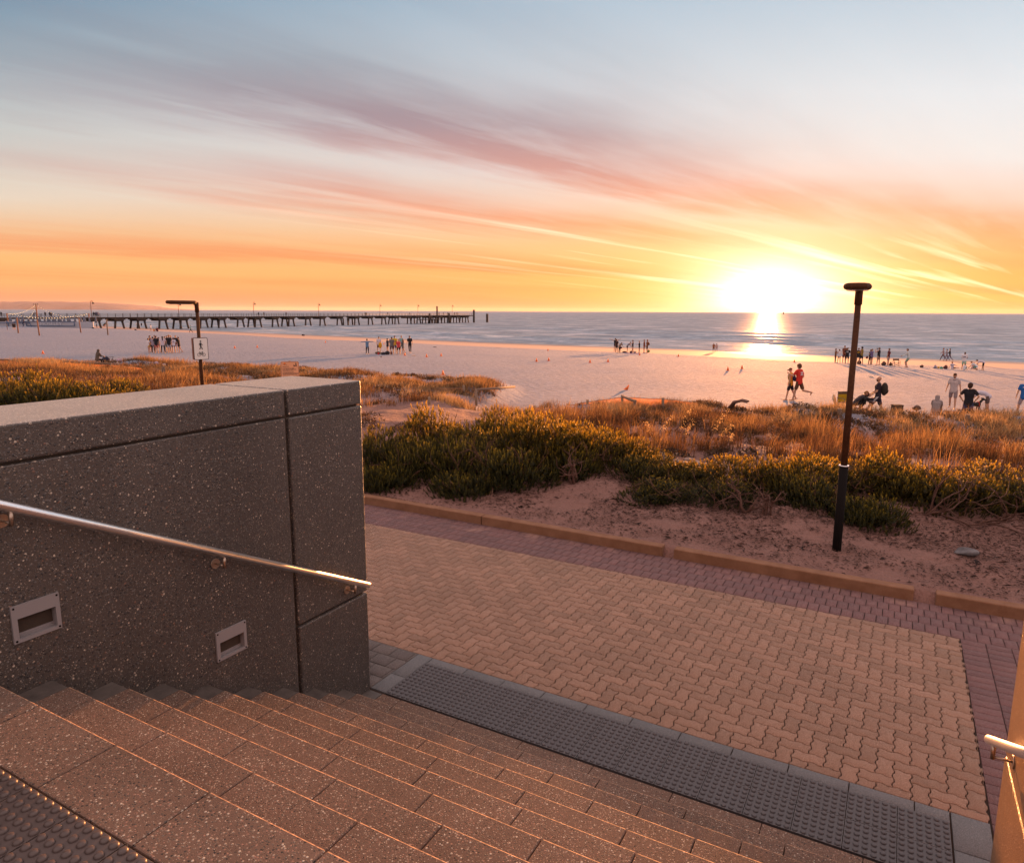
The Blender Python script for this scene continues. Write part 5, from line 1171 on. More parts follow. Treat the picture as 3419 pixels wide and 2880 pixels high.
# players on the sand at the right
person(3179, 1233, 1207, 'sit_side', 40, 'player in a white numbered shirt sitting on the sand', ('tee', (.6, .52, .6)), ('shorts', BRN), ('hair', (.3, .1, .03)), extra=number('12', NAV, True, .2))
person(3216, 1235, 1175.4, 'hold', 8, 'player in a white and green number 24 shirt, seen from behind', ('tee', WHT), ('shorts', (.25, .42, .3)), ('hair', (.08, .04, .02)), extra=number('24', NAV, True, .2))
person(3219, 1236, 1214, 'sit', 20, 'player in white sitting behind the number 24 shirt', ('tee', (.6, .56, .58)), ('shorts', TEL), ('hair', BRN))
person(3244, 1234, 1209.5, 'sit', 80, 'red haired player in pale pink sitting beside the kneeling one', ('tee', (.55, .4, .42)), ('shorts', BRN), ('hair', (.4, .14, .05)))
person(3259, 1236, 1206.5, 'kneel', 280, 'player in white and turquoise kneeling on all fours', ('tee', (.6, .6, .62)), ('shorts', TEL), ('hair', BRN))
person(3281, 1236.5, 1201, 'bend', 275, 'player bending forward in a pale shirt and black shorts', ('tee', (.55, .48, .55)), ('shorts', BLK), ('hair', BLK))
# couple
person(2382, 1174.9, 1145.6, 'stand', 20, 'left one of the couple standing by the water, in brown', ('tee', (.25, .08, .03)), ('shorts', BRN)); person(2391.5, 1175, 1146.5, 'stand2', 350, 'right one of the couple standing by the water, in a pale shirt', ('tee', (.5, .36, .33)), ('shorts', (.4, .28, .25)))
# group stretching left of the sun
G3 = 'group stretching left of the sun'
person(2053.6, 1175, 1128, 'armsup', 5, 'woman with both arms spread up high, group left of the sun', ('tank', BLK), ('brief', PUR), ('ponytail', BRN), grp=G3)
person(2058, 1177.5, 1132, 'stand', 30, 'woman in a dark dress beside the spread arms', ('tunic', (.05, .025, .02)), ('brief', BLK), ('hair', BRN), grp=G3)
person(2068, 1178.2, 1143, 'stoop', 40, 'person in black leggings stooping with a bag, group left of the sun', ('tee', (.2, .12, .08)), ('pants', BLK), ('hair', BLK), grp=G3, extra=bagx)
person(2093.7, 1177.4, 1141, 'stoop', 75, 'woman in grey leaning forward above the purple blanket', ('tank', (.2, .16, .18)), ('brief', BLK), ('hair', BRN), grp=G3)
person(2112, 1177, 1134.7, 'hold', 275, 'dark haired woman standing on the purple blanket', ('tank', BLK), ('brief', BLK), ('ponytail', BRN), grp=G3)
person(2134, 1178.4, 1138, 'hold', 275, 'child in black holding a hand out above the orange cone', ('tee', BLK), ('brief', BLK), ('hair', (.35, .16, .05)), grp=G3)
person(2150, 1177.6, 1134, 'stand', 100, 'person in rust brown facing the backpack wearer', ('long', (.18, .05, .02)), ('shorts', (.3, .14, .09)), ('hair', BRN), grp=G3)
person(2160, 1178.6, 1134, 'onehip', 280, 'person with a brown backpack above the green bag', ('tee', (.2, .06, .02)), ('shorts', BRN), ('curly', (.3, .1, .02)), grp=G3, extra=pack((.2, .08, .04), -.18, .9))
# swimmers' group in the middle
G2 = 'group standing in the middle of the beach'
person(1227, 1183, 1131, 'tpose', 15, 'person in a black wetsuit with arms stretched out sideways', ('long', (.12, .2, .32)), ('pants', BLK), ('hair', BLK), grp=G2)
def board(c, sz=(.16, .5)):
    def f(r_, J): mb = MB(); mb.ball(J['haL']+Vector((.1, .06, -.05)), 1, 2, (.2, .05, .34)); mb.build('float', cloth(c), r_)
    return f
person(1266, 1177.5, 1124, 'stand2', 180, 'man in a white patterned shirt holding a yellow float', ('tee', (.5, .46, .52)), ('shorts', (.08, .03, .03)), ('hair', BRN), grp=G2, extra=board((.6, .3, .02)))
person(1294.5, 1177.5, 1129.6, 'stand', 60, 'person in a black hooded top and shorts in the middle group', ('tee', (.03, .03, .045)), ('brief', BLK), ('hair', BLK), grp=G2)
person(1309, 1184, 1125, 'stand', 0, 'man in a grey shirt and maroon shorts with his back to us', ('tee', (.12, .11, .11)), ('shorts', (.08, .02, .03)), ('hair', BRN), grp=G2)
person(1318.5, 1180, 1121, 'fold', 190, 'man in a yellow shirt and blue shorts facing us', ('tee', (.5, .32, .02)), ('shorts', (.03, .05, .12)), ('hair', BRN), sk=1, grp=G2)
person(1331, 1184.5, 1132.4, 'stand2', 5, 'person in a red floral shirt and black shorts', ('tee', (.5, .05, .06)), ('shorts', BLK), ('cap', (.4, .25, .2)), grp=G2)
person(1341, 1180, 1120.5, 'stand', 185, 'bare chested man with a teal towel on his shoulders', ('tank', (.18, .3, .3)), ('shorts', (.1, .16, .18)), ('hair', (.3, .18, .08)), grp=G2)
person(1346, 1181.6, 1134, 'legback', 290, 'dark haired person in a grey patterned dress beside the red floral shirt', ('tunic', (.1, .1, .1)), ('brief', BLK), ('longhair', BLK), grp=G2)
person(1369, 1178, 1121, 'stroll', 200, 'man dressed all in black walking towards the middle group', ('tee', BLK), ('pants', BLK), ('hair', BRN), grp=G2)
# huddle on the left
G1 = 'huddle of people on the left of the beach'
for a in ((498, 1177.8, 1129, 'stand2', 60, 'leftmost person of the huddle in a white top', ('tee', WHT), ('brief', YEL), ('hair', BRN)),
          (504, 1175, 1120, 'stand', 120, 'tall dark clad person behind the leftmost of the huddle', ('tee', (.05, .03, .04)), ('shorts', BLK), ('hair', BRN)),
          (513.5, 1179, 1124, 'fold', 20, 'person in a grey patterned shirt, third from the left of the huddle', ('tee', (.3, .24, .3)), ('pants', BLK), ('hair', BLK)),
          (519.5, 1173, 1119, 'stand', 180, 'person facing us at the back of the huddle on the left', ('tee', (.2, .16, .2)), ('shorts', MAR), ('hair', BRN)),
          (524.5, 1179.3, 1121, 'fold', 10, 'person in black with yellow print and pink shorts', ('tee', BLK), ('shorts', (.45, .14, .12)), ('hair', BLK)),
          (532, 1176, 1126, 'stand2', 300, 'short person in dark grey left of the black leggings', ('tee', (.12, .1, .14)), ('brief', (.45, .25, .2)), ('hair', BRN)),
          (546, 1179.3, 1122.6, 'hips', 5, 'long haired woman in a white top and black leggings', ('tee', (.6, .5, .56)), ('pants', BLK), ('longhair', BLK)),
          (553, 1174, 1123, 'stand', 175, 'person in a blue grey shirt behind the black leggings', ('tee', (.22, .24, .34)), ('shorts', GRY), ('hair', BLK)),
          (560, 1175, 1121, 'fold', 160, 'person in a green shirt with a raised arm in the huddle', ('tee', (.06, .1, .1)), ('shorts', (.1, .12, .12)), ('hair', BRN)),
          (567, 1180, 1118, 'stand', 0, 'man in a black shirt and pale grey shorts in the huddle', ('tee', BLK), ('shorts', (.3, .28, .34)), ('hair', (.35, .14, .05))),
          (573, 1176, 1120, 'stand2', 190, 'light haired person facing us behind the black shirt', ('tee', (.35, .3, .35)), ('shorts', BRN), ('hair', (.4, .2, .08))),
          (581.5, 1178.3, 1127, 'stand2', 350, 'player in a white number 21 shirt in the huddle', ('tee', (.62, .58, .66)), ('brief', BLK), ('hair', BRN)),
          (589, 1174, 1120, 'stand', 200, 'person in black at the back right of the huddle', ('tee', BLK), ('shorts', (.4, .3, .36)), ('hair', (.4, .16, .05))),
          (599.5, 1177.6, 1124.6, 'legback', 290, 'rightmost person of the huddle in a black dress, one leg back', ('tunic', BLK), ('brief', BLK), ('hair', BRN))):
    person(*a, grp=G1, extra=number('21', NAV) if 'number 21' in a[5] else None)
# people farther off
for a in ((504, 1106.6, 1083, 'stand2', 300, 'person in white standing by two people sitting near the jetty', ('tee', WHT), ('shorts', TAN), ('hair', BRN)),
          (514, 1107.6, 1096, 'sit', 20, 'person in orange sitting on the far sand', ('tee', (.6, .2, .06)), ('shorts', BLK), ('hair', BRN)),
          (526, 1107.8, 1091, 'sit', 350, 'person in maroon sitting on the far sand', ('long', MAR), ('pants', BLK), ('hair', (.1, .14, .3))),
          (637.5, 1111, 1086, 'walk', 270, 'walker in a turquoise shirt left of the path sign', ('tee', (.1, .35, .36)), ('pants', BLK), ('hair', BLK)),
          (652, 1095, 1083, 'walk', 250, 'distant walker in the shallows right of the turquoise shirt', ('tee', MAR), ('shorts', BRN), ('hair', BRN)),
          (746, 1098, 1084, 'stand', 20, 'distant wader between two jetty bents', ('tee', (.1, .12, .2)), ('shorts', BLK), ('hair', BRN)),
          (760, 1097, 1086, 'stand', 340, 'small distant wader right of another wader', ('tee', (.4, .3, .35)), ('shorts', TAN), ('hair', BRN)),
          (455, 1090, 1077, 'stand', 60, 'small figure in white at the water under the jetty', ('tee', WHT), ('shorts', GRY), ('hair', BRN)),
          (473, 1092, 1077.5, 'stand', 0, 'dark figure standing beside a jetty pile', ('long', BLK), ('pants', BLK), ('hair', BLK)),
          (324, 1099, 1080, 'walk', 260, 'jogger in a black top near the left end of the beach', ('tee', BLK), ('shorts', GRY), ('hair', BLK)),
          (346, 1092, 1075.5, 'crouch', 80, 'person sitting on the sand beyond the volleyball post', ('tee', (.05, .07, .06)), ('shorts', (.4, .15, .08)), ('hair', BRN)),
          (292.5, 1094.8, 1076.7, 'stride', 80, 'runner in a red top near the jetty', ('tee', RED), ('pants', (.04, .05, .1)), ('hair', BRN)),
          (24.7, 1101, 1080, 'stand', 90, 'person in grey holding an orange bag at the far left', ('tee', (.3, .25, .22)), ('pants', (.14, .06, .05)), ('hair', BLK)),
          (45.5, 1101, 1078, 'stand', 0, 'left one of a pair in black before the beach bar', ('tunic', BLK), ('brief', BLK), ('hair', BRN)),
          (50.5, 1101, 1078.5, 'stand', 10, 'right one of a pair in black before the beach bar', ('tunic', BLK), ('brief', BLK), ('hair', BLK)),
          (78, 1092.5, 1070, 'lean_', 70, 'person in dark blue leaning on the beach bar frame', ('tee', (.02, .03, .07)), ('pants', (.02, .03, .07)), ('hair', BRN)),
          (974, 1104.5, 1090, 'stand', 20, 'lone wader between the jetty bents, dark clothes', ('tee', (.05, .06, .1)), ('shorts', BLK), ('hair', BRN)),
          (1017.5, 1107, 1091, 'stand', 60, 'left one of two people at the water beyond the dog sign', ('tee', (.06, .1, .2)), ('shorts', BLK), ('hair', BRN)),
          (1022.5, 1107, 1092, 'walk', 70, 'right one of two people at the water beyond the dog sign', ('tee', (.3, .3, .36)), ('shorts', NAV), ('hair', BRN)),
          (1244.5, 1118.5, 1098.5, 'stand', 10, 'left one of a close pair at the water edge behind the outstretched arms', ('tee', (.1, .1, .16)), ('shorts', NAV), ('hair', BRN)),
          (1248.5, 1118.5, 1099.5, 'stand', 350, 'right one of a close pair at the water edge behind the outstretched arms', ('tee', (.07, .05, .08)), ('shorts', BLK), ('hair', BRN)),
          (1290.5, 1120, 1099.3, 'hold', 280, 'wader in white reaching out above the middle group', ('tee', WHT), ('brief', BLK), ('hair', BRN))):
    person(*a)
# seated on the log rail
def coatx(r_, J): mb = MB(); mb.ball(J['chest']+Vector((0, -.14, .04)), .1, 2, (1.3, 1, .9)); mb.build('hood', cloth((.07, .05, .04)), r_)
person(327, 1221, 1166, 'bench', 60, 'person in a brown hooded coat sitting on the log rail', ('hoodie', (.10, .075, .06)), ('pants', BLK), ('hair', (.2, .08, .03)), True, fwd=46, z=1, extra=None)
# dogs
def dog(loc, rz, s, mt, label, harness=None, fluffy=False):
    r_ = empty('dog', loc, rz, label, 'dog'); r_.scale = (s, s, s); bm = bmesh.new(); V_ = Vector
    cap(bm, V_((0, .24, .50)), V_((0, .05, .50)), .105, .10); cap(bm, V_((0, .05, .50)), V_((0, -.24, .53)), .095, .085); cap(bm, V_((0, .24, .53)), V_((0, .40, .70)), .07, .055)
    cap(bm, V_((0, .43, .74)), V_((0, .47, .74)), .068, .06); cap(bm, V_((0, .50, .72)), V_((0, .60, .70)), .042, .03)
    for q in (-1, 1):
        cap(bm, V_((q*.045, .41, .80)), V_((q*.06, .39, .74)), .022, .016); cap(bm, V_((q*.07, .24, .46)), V_((q*.075, .22, .26)), .048, .028); cap(bm, V_((q*.075, .22, .26)), V_((q*.075, .24, .03)), .026, .02); cap(bm, V_((q*.075, .24, .02)), V_((q*.075, .28, .015)), .022, .018)
        cap(bm, V_((q*.07, -.25, .48)), V_((q*.08, -.19, .30)), .062, .036); cap(bm, V_((q*.08, -.19, .30)), V_((q*.08, -.30, .17)), .032, .022); cap(bm, V_((q*.08, -.30, .17)), V_((q*.08, -.28, .03)), .022, .02); cap(bm, V_((q*.08, -.28, .02)), V_((q*.08, -.23, .015)), .022, .018)
    if fluffy: cap(bm, V_((0, -.30, .56)), V_((0, -.42, .80)), .06, .085); cap(bm, V_((0, -.42, .80)), V_((0, -.46, .95)), .08, .04)
    else: cap(bm, V_((0, -.30, .55)), V_((0, -.44, .42)), .024, .016); cap(bm, V_((0, -.44, .42)), V_((0, -.52, .36)), .016, .01)
    link('body', remeshed(bm, .014, 'body', 2), mt, r_)
    if harness:
        mb = MB(); mb.tube([(.115*math.cos(a*R(30)), .20, .50+.125*math.sin(a*R(30))) for a in range(13)], .012, 6); mb.build('harness', cloth(harness), r_)
    return r_
P = at_f(3247, 1384, 30.2); dog((P.x, P.y, P.z), YAW*math.pi/180-R(85), .92, cloth((.012, .011, .012), .6), 'black dog with a red harness being petted', RED)
P = at_f(2800, 1372, 30.6); dog((P.x, P.y, tz(P.x, P.y)), YAW*math.pi/180-R(60), .95, cloth((.6, .42, .25), .8), 'pale dog with a fluffy tail raised behind the camp chair', None, True)
P = at_f(2888, 1372, 29.6); r_ = dog((P.x, P.y, P.z), YAW*math.pi/180-R(70), 1.0, cloth((.012, .010, .010), .6), 'big black dog leaning down beside the crouching person', (.5, .06, .03)); r_.rotation_euler[0] = R(-14)
print('HEIGHTS', [q for q in ppl if q[1] < 1.35 or q[1] > 2.0])
# ---------------------------------------------------------------- things lying on the beach
def lumpbag(px, py, w_, h_, col, label, fwd=None, seed=0, kind='bag', cat='bag', grp=None, flat=False):
    P = hit(px, py) if fwd is None else at_f(px, py, fwd)
    f_ = (P-Vector((0, 0, EYE))).dot(HD); W_, H_ = w_*f_/2318, h_*f_/2318; r_ = empty(kind, (P.x, P.y, P.z-.01), R(YAW)+R(seed*17 % 40-20), label, cat, grp)
    bm = bmesh.new(); bmesh.ops.create_icosphere(bm, subdivisions=3, radius=.5)
    for v_ in bm.verts:
        c = v_.co; k = 1+.28*mnoise.noise(c*3.1+Vector((seed, 1, 2))); c.x *= W_*k*1.08; c.y *= W_*.6*k; c.z = (c.z+.42)*H_*1.1*k
        if c.z < 0: c.z *= .05
        if kind == 'backpack' and c.z > H_*.55: c.x *= .8
    me = bpy.data.meshes.new('body'); bm.to_mesh(me); bm.free(); me.polygons.foreach_set('use_smooth', [True]*len(me.polygons)); link('body', me, cloth(col), r_)
    if kind in ('bag', 'backpack'):
        mb = MB(); mb.tube([(-.18*W_, -.02, H_*.85), (-.1*W_, -.02, H_*1.12), (.1*W_, -.02, H_*1.12), (.18*W_, -.02, H_*.85)], max(.012, .02*W_), 6); mb.build('handle', cloth(tuple(q*.6 for q in col)), r_)
        mb = MB(); mb.ball((0, -.26*W_, H_*.35), .5, 2, (W_*.55, W_*.16, H_*.42)); mb.build('pocket', cloth(tuple(q*.8 for q in col)), r_)
    return r_
for i, a in enumerate((
 (2950, 1220, 15, 13, (.09, .05, .04), 'larger dark backpack between the photographer and the heavy man', 'backpack'), (2973, 1221, 11, 12, (.07, .04, .03), 'dark backpack just left of the folding chair', 'backpack'),
 (2868, 1216, 12, 14, (.06, .03, .03), 'dark backpack at the feet of the number 30 vest', 'backpack'), (3077, 1227, 12, 9, (.10, .05, .04), 'brown bag alone on the sand right of the bent knee player', 'bag'),
 (3122, 1230, 11, 11, (.3, .26, .32), 'grey backpack at the left of the bags by the sitting player', 'backpack'), (3133, 1229.5, 7, 6, (.6, .33, .03), 'yellow bag between the grey and green bags', 'bag'),
 (3143, 1231, 12, 7, (.06, .3, .22), 'green bag in the row by the sitting player', 'bag'), (3157, 1231.5, 13, 13, (.09, .035, .035), 'dark red backpack next to the sitting player', 'backpack'),
 (2165, 1176.5, 9, 9, (.2, .22, .06), 'olive green bag carried low at the right of the stretching group', 'bag'), (2085, 1177.5, 13, 5, (.04, .02, .02), 'dark long bag left of the purple blanket', 'bag'),
 (2107, 1179, 9, 8, (.10, .05, .06), 'dark heap of clothes on the purple blanket', 'clothes'), (2120, 1178.5, 9, 6, (.4, .25, .2), 'pale heap of clothes on the right of the blanket', 'clothes'),
 (1263, 1182, 20, 8, (.10, .06, .04), 'brown bag at the left end of the pile in the middle group', 'bag'), (1264, 1183.5, 6, 7, (.5, .03, .03), 'small red bag in the pile of the middle group', 'bag'),
 (1280, 1184, 16, 9, (.03, .03, .04), 'black bag in the pile of the middle group', 'bag'), (1293, 1184, 14, 12, (.025, .025, .03), 'big black bag at the right end of the pile', 'bag'), (1306, 1183, 8, 11, (.10, .04, .05), 'maroon bag behind the legs of the grey shirt', 'bag'),
 (355, 1206, 22, 16, (.03, .03, .05), 'large black bag beside the person on the log rail', 'bag'), (398, 1210, 18, 14, (.45, .32, .38), 'pink heap of clothes beyond the log rail', 'clothes'), (392, 1214, 7, 6, (.6, .5, .42), 'small white bag beneath the pink heap', 'bag'),
 (419, 1218, 15, 9, (.3, .22, .2), 'brown domed bag left of the second camp stool', 'bag'), (476, 1221, 20, 13, (.035, .04, .05), 'black backpack right of the second camp stool', 'backpack'), (489, 1224, 18, 9, (.05, .3, .32), 'turquoise bag on the sand', 'bag'),
 (508, 1223, 18, 7, (.5, .45, .45), 'white and black towel heap right of the turquoise bag', 'clothes'), (524, 1222, 14, 17, (.42, .34, .42), 'lilac jacket heap right of the towels', 'clothes'), (536, 1222, 8, 6, (.5, .3, .05), 'small yellow and black bag', 'bag'), (548, 1226, 14, 12, (.5, .4, .38), 'cream bag left of the black striped one', 'bag'), (559, 1227, 9, 12, (.04, .03, .05), 'black bag with a pale stripe at the right end of the left row', 'bag'),
 (461, 1221, 6, 7, (.6, .58, .6), 'small white bottle bag left of the black backpack', 'bag'), (311, 1096.5, 8, 3.5, (.02, .02, .02), 'low black bag on the far sand near the jetty', 'bag'), (452.5, 1102.5, 8, 3, (.03, .03, .05), 'small dark towel on the far sand', 'towel'),
 (1012.5, 1121, 10, 5, (.05, .03, .03), 'dark bag lying on the wet sand beyond the dog sign', 'bag'), (1273, 1192, 6, 3, (.2, .1, .05), 'small brown bag in front of the pile', 'bag'), (1381, 1187.6, 14, 2.2, (.7, .45, .3), 'pale body board lying on the sand right of the middle group', 'board'),
 (514, 1195, 9, 1.5, (.75, .25, .12), 'flat orange marker strip in front of the huddle', 'marker'), (1452, 1159.5, 12, 2, (.05, .04, .05), 'dark towel lying near the wet sand', 'towel'), (2908, 1259, 14, 4, (.6, .45, .35), 'pair of pale sandals on the sand by the bald man', 'sandals'))):
    lumpbag(*a[:6], seed=i+1, kind=a[6], cat=a[6], grp='bags and clothes left on the sand')
lumpbag(3060, 1368, 30, 15, (.10, .055, .035), 'brown bag half hidden by grass left of the hooded person', 28.5, 61, 'bag'); lumpbag(2860, 1392, 14, 12, (.7, .6, .55), 'round white object in the grass below the crouching person', 28.2, 62, 'ball', 'ball')
lumpbag(3392, 1408, 40, 22, (.10, .06, .035), 'dark brown mound at the feet of the blue shirt', 27, 63, 'bag'); lumpbag(2818, 1372, 46, 14, (.3, .03, .03), 'dark red blanket under the yellow camp chair', 29.5, 64, 'blanket', 'blanket')
P = hit(2110, 1180.5); mb = MB(); mb.prism(rrect(1.15, .5, .1), 0, .03); tag(mb.build('blanket', cloth((.10, .05, .22)), None, P), 'purple blanket spread under the clothes', 'blanket')
# cooler bag
P = at_f(2994, 1372, 28.5); r_ = empty('cooler_bag', P, R(YAW), 'dark square cooler bag in the dune grass', 'bag'); mb = MB(); mb.box((-.2, -.13, -.1), (.2, .13, .24), bev=.03); mb.build('body', cloth((.07, .045, .03)), r_)
mb = MB(); mb.box((-.21, -.14, .225), (.21, .14, .27), bev=.02); mb.build('lid', cloth((.05, .03, .025)), r_)
# camp chair, yellow back
P = at_f(2822, 1372, 30); r_ = empty('camp_chair', (P.x, P.y, P.z), R(YAW)+R(12), 'folding camp chair with a yellow and brown back', 'chair')
mb = MB(); mb.box((-.27, .18, .38), (.27, .215, .72), bev=.01); mb.build('backrest', cloth((.42, .25, .01)), r_); mb = MB(); mb.box((-.275, .178, .72), (.275, .217, .84), bev=.01); mb.build('back_band', cloth((.1, .06, .04)), r_)
mb = MB(); mb.box((-.26, -.25, .36), (.26, .2, .385), bev=.01); mb.build('seat', cloth((.1, .06, .04)), r_)
for q in (-1, 1):
    mb = MB(); mb.tube([(q*.27, .2, 0), (q*.27, .2, .86)], .014, 8); mb.build('leg', plastic((.06, .05, .05), .4, 'tube'), r_); mb = MB(); mb.tube([(q*.26, -.24, 0), (q*.26, -.24, .56), (q*.27, .2, .58)], .014, 8); mb.build('leg', plastic((.06, .05, .05), .4, 'tube'), r_)
# director's chair
P = hit(2992, 1223.5); r_ = empty('folding_chair', P, R(YAW)-R(8), 'wooden folding chair with a black canvas back, empty, by the water', 'chair'); pw = plastic((.12, .06, .03), .6, 'wood')
mb = MB(); mb.box((-.29, .2, .66), (.29, .225, .84)); mb.build('backrest', cloth(BLK), r_); mb = MB(); mb.box((-.28, -.2, .42), (.28, .2, .435)); mb.build('seat', cloth(BLK), r_)
for q in (-1, 1):
    mb = MB(); mb.box((q*.29-.018, .19, 0), (q*.29+.018, .23, .86)); mb.build('post', pw, r_); mb = MB(); mb.box((q*.29-.018, -.22, 0), (q*.29+.018, -.18, .62)); mb.build('post', pw, r_)
    mb = MB(); mb.box((q*.29-.02, -.24, .6), (q*.29+.02, .2, .625)); mb.build('armrest', pw, r_); mb = MB(); mb.tube([(-q*.28, -.01*q, .02), (q*.28, -.01*q, .42)], .018, 6); mb.build('crossbar', pw, r_)
# camp stools
for px, py, lb in ((375, 1207, 'three legged folding stool just right of the log rail'), (440, 1221, 'three legged folding stool in the middle of the left row of bags')):
    P = hit(px, py); r_ = empty('camp_stool', P, R(YAW), lb, 'stool', 'folding stools'); mb = MB(); mb.prism([(-.2, -.12), (.2, -.12), (0, .22)], .40, .42); mb.build('seat', cloth((.03, .05, .06)), r_)
    for a, b in (((-.2, -.12), (.14, .1)), ((.2, -.12), (-.14, .1)), ((0, .22), (0, -.2))): mb = MB(); mb.tube([(*a, .41), (*b, 0)], .014, 6); mb.build('leg', plastic((.04, .04, .05), .4, 'tube'), r_)
# marker cones
CN = [(143.5, 1181), (784, 1163), (859, 1160.5), (1087, 1144), (1282, 1150), (1272, 1122), (1352, 1187), (1424.5, 1192), (1473, 1189), (1479, 1251), (1791.5, 1207), (1832, 1204.5), (1829.5, 1171), (1970, 1211), (2030, 1208.5), (2090.5, 1301), (2135.5, 1186), (2265, 1190.5), (2430, 1237), (2477, 1231.5), (2652, 1209)]
CL = ['far left on the sand beyond the sagging netting', 'between the path sign post and the dog sign, left one', 'between the path sign post and the dog sign, right one', 'on the smooth sand right of the dark bag', 'between the yellow float and the black hooded top', 'at the water edge above the yellow float', 'at the feet of the grey patterned dress', 'right of the pale body board', 'second one right of the pale body board', 'nearest one above the grassy dune left of the path tip', 'left one of three level with the breakers in the middle', 'middle one of three in mid beach', 'small one near the wet sand left of the stretching group', 'below and left of the spread arms', 'directly below the spread arms, larger', 'leaning one just beyond the netting fence posts', 'beneath the child in the stretching group', 'alone below the gap between stretching group and couple', 'faint one in the sun glare, left of two', 'faint one in the sun glare, right of two', 'glinting one behind the curly haired walker']
cone0 = None
for (px, py), lb in zip(CN, CL):
    P = hit(px, py)
    if cone0 is None:
        c = cone0 = empty('marker_cone', P, 0, '', 'cone'); mb = MB(); mb.tube([(0, 0, .012), (0, 0, .34)], [.11, .028], 14); mb.build('cone', plastic((.85, .20, .05), .5, 'cone_orange'), c); mb = MB(); mb.box((-.14, -.14, 0), (.14, .14, .02), bev=.006); mb.build('base', plastic((.85, .20, .05), .5, 'cone_orange'), c)
    else: c = copy_tree(cone0)
    c.location = P; c.rotation_euler = (0, .5 if 'leaning' in lb else 0, 0); tag(c, 'orange marker cone '+lb, 'cone', 'orange marker cones on the beach')
# volleyball posts
for (x0, y0, x1, y1), lb in (((56.5, 1060, 61, 1112), 'leftmost volleyball post on the beach'), ((124, 1068, 132, 1120), 'thick orange lit volleyball post, second from the left'), ((263, 1061, 270.5, 1110), 'volleyball post in front of the folded umbrellas'), ((355.5, 1065, 360.5, 1118), 'dark volleyball post at the right, nearest the path sign')):
    P = hit(x1, y1); f_ = (P-Vector((0, 0, EYE))).dot(HD); Q = at_f(x0, y0, f_); mb = MB(); mb.tube([P-Vector((0, 0, .3)), Q], .11, 10); o = mb.build('volleyball_post', M['pilelit'] if 'dark' not in lb else M['wood']); tag(o, lb, 'post', 'volleyball posts on the beach')
# ---------------------------------------------------------------- jetty
JX = -229.7; ZD = .77; ZW = -3.6
def jy(px): d = ray(px, 1050); return JX*d.y/d.x
jt = empty('jetty', (JX, 250, ZW), 0, 'long timber jetty on raked piles running out to sea', 'jetty'); JO = Vector((-JX, -250, -ZW))
mb = MB(); yend = jy(1584); mb.box((JX-4.5, 60, ZD-.45), (JX, yend, ZD)); mb.build('deck', M['jetty'], jt, JO)
mb = MB(); mb.box((JX-9, jy(1420), ZD-.5), (JX+.3, yend, ZD-.02)); mb.build('end_platform', M['jetty'], jt, JO)
for xo in (-.05, -4.4):
    mb = MB()
    for h in (.45, .8, 1.15): mb.tube([(JX+xo, 60, ZD+h), (JX+xo, yend, ZD+h)], .04, 6, True)
    y = 60
    while y < yend: mb.box((JX+xo-.05, y-.05, ZD), (JX+xo+.05, y+.05, ZD+1.15)); y += 2.6
    mb.build('railing', M['jettyr'], jt, JO)
BENT = [-5, 65+300/1e9 and 319, 397, 472, 543.5, 614, 680, 741, 803, 861.5, 919, 973, 1029, 1077, 1134, 1192, 1237.5, 1282, 1325.7, 1367, 1399, 1437, 1470, 1500, 1530, 1560]
for i, px in enumerate(BENT):
    y = jy(px); nm = 'bent'; fr = empty('bent', (0, 0, 0)); fr.parent = jt; fr.location = JO
    mb = MB(); mb.box((JX-4.8, y-2.0, ZD-.95), (JX+.2, y+2.0, ZD-.46)); mb.box((JX-4.6, y-1.5, ZD-1.4), (JX+.1, y+1.5, ZD-.95)); mb.box((JX-4.7, y-2.6, ZD-.62), (JX+.05, y+2.6, ZD-.47)); mb.build('crosshead', M['jetty'], fr)
    for q in (-1, 1):
        for xo in (-.4, -4.2):
            if i in (3, 5, 7, 9, 11, 15, 18) or xo > -1 or i > 19: mb = MB(); mb.tube([(JX+xo, y+q*1.1, ZD-1.0), (JX+xo+(.4 if xo > -1 else -.4), y+q*2.3, -7)], .34, 8); mb.build('pile', M['jetty'], fr)
    if i == 14:
        for q in (2.5, 5.5): mb = MB(); mb.tube([(JX-.3, y+q, ZD-1), (JX-.3, y+q*1.15, -7)], .34, 8); mb.build('pile', M['jetty'], fr)
for px, top, r_, lb in ((1455, 1023, .45, 'tallest'), (1578, 1034, .62, 'end'), (1430, 1046, .5, 'x'), (1495, 1045, .55, 'x')):
    y = jy(px); z1 = EYE-(top-1038.5)/2318*at_f(px, 1050, 1).dot(HD)*(Vector((JX, y, 0)).dot(HD)); mb = MB(); mb.tube([(JX+.9, y, -7), (JX+.9, y, EYE-(top-1038.5)/2318*Vector((JX, y, 0)).dot(HD))], r_, 10); mb.build('fender_pile', M['jetty'], jt, JO)
mb = MB(); y = jy(1425); mb.box((JX+.6, y-9, ZD-2.3), (JX+3, y+9, ZD-1.9)); mb.build('low_landing', M['jetty'], jt, JO)
for q in (-7, -4, 0, 4, 7): mb = MB(); mb.tube([(JX+2.2, y+q, -7), (JX+2.2, y+q, ZD-2)], .28, 8); mb.build('pile', M['jetty'], jt, JO)
y = jy(1622); mb = MB(); mb.tube([(JX+1, y, -7), (JX+1, y, EYE-(1047-1038.7)/2318*Vector((JX, y, 0)).dot(HD))], .75, 12); tag(mb.build('mooring_pile', M['jetty']), 'single thick pile standing in the sea beyond the jetty end', 'pile')
P = at_f(2616, 1044, 2600); mb = MB(); mb.tube([(P.x, P.y, -7), (P.x, P.y, 5.5)], 2.0, 8); tag(mb.build('channel_marker', M['jetty']), 'slim beacon on the sea just right of the sun', 'beacon')
LG = 'lamp posts on the jetty'
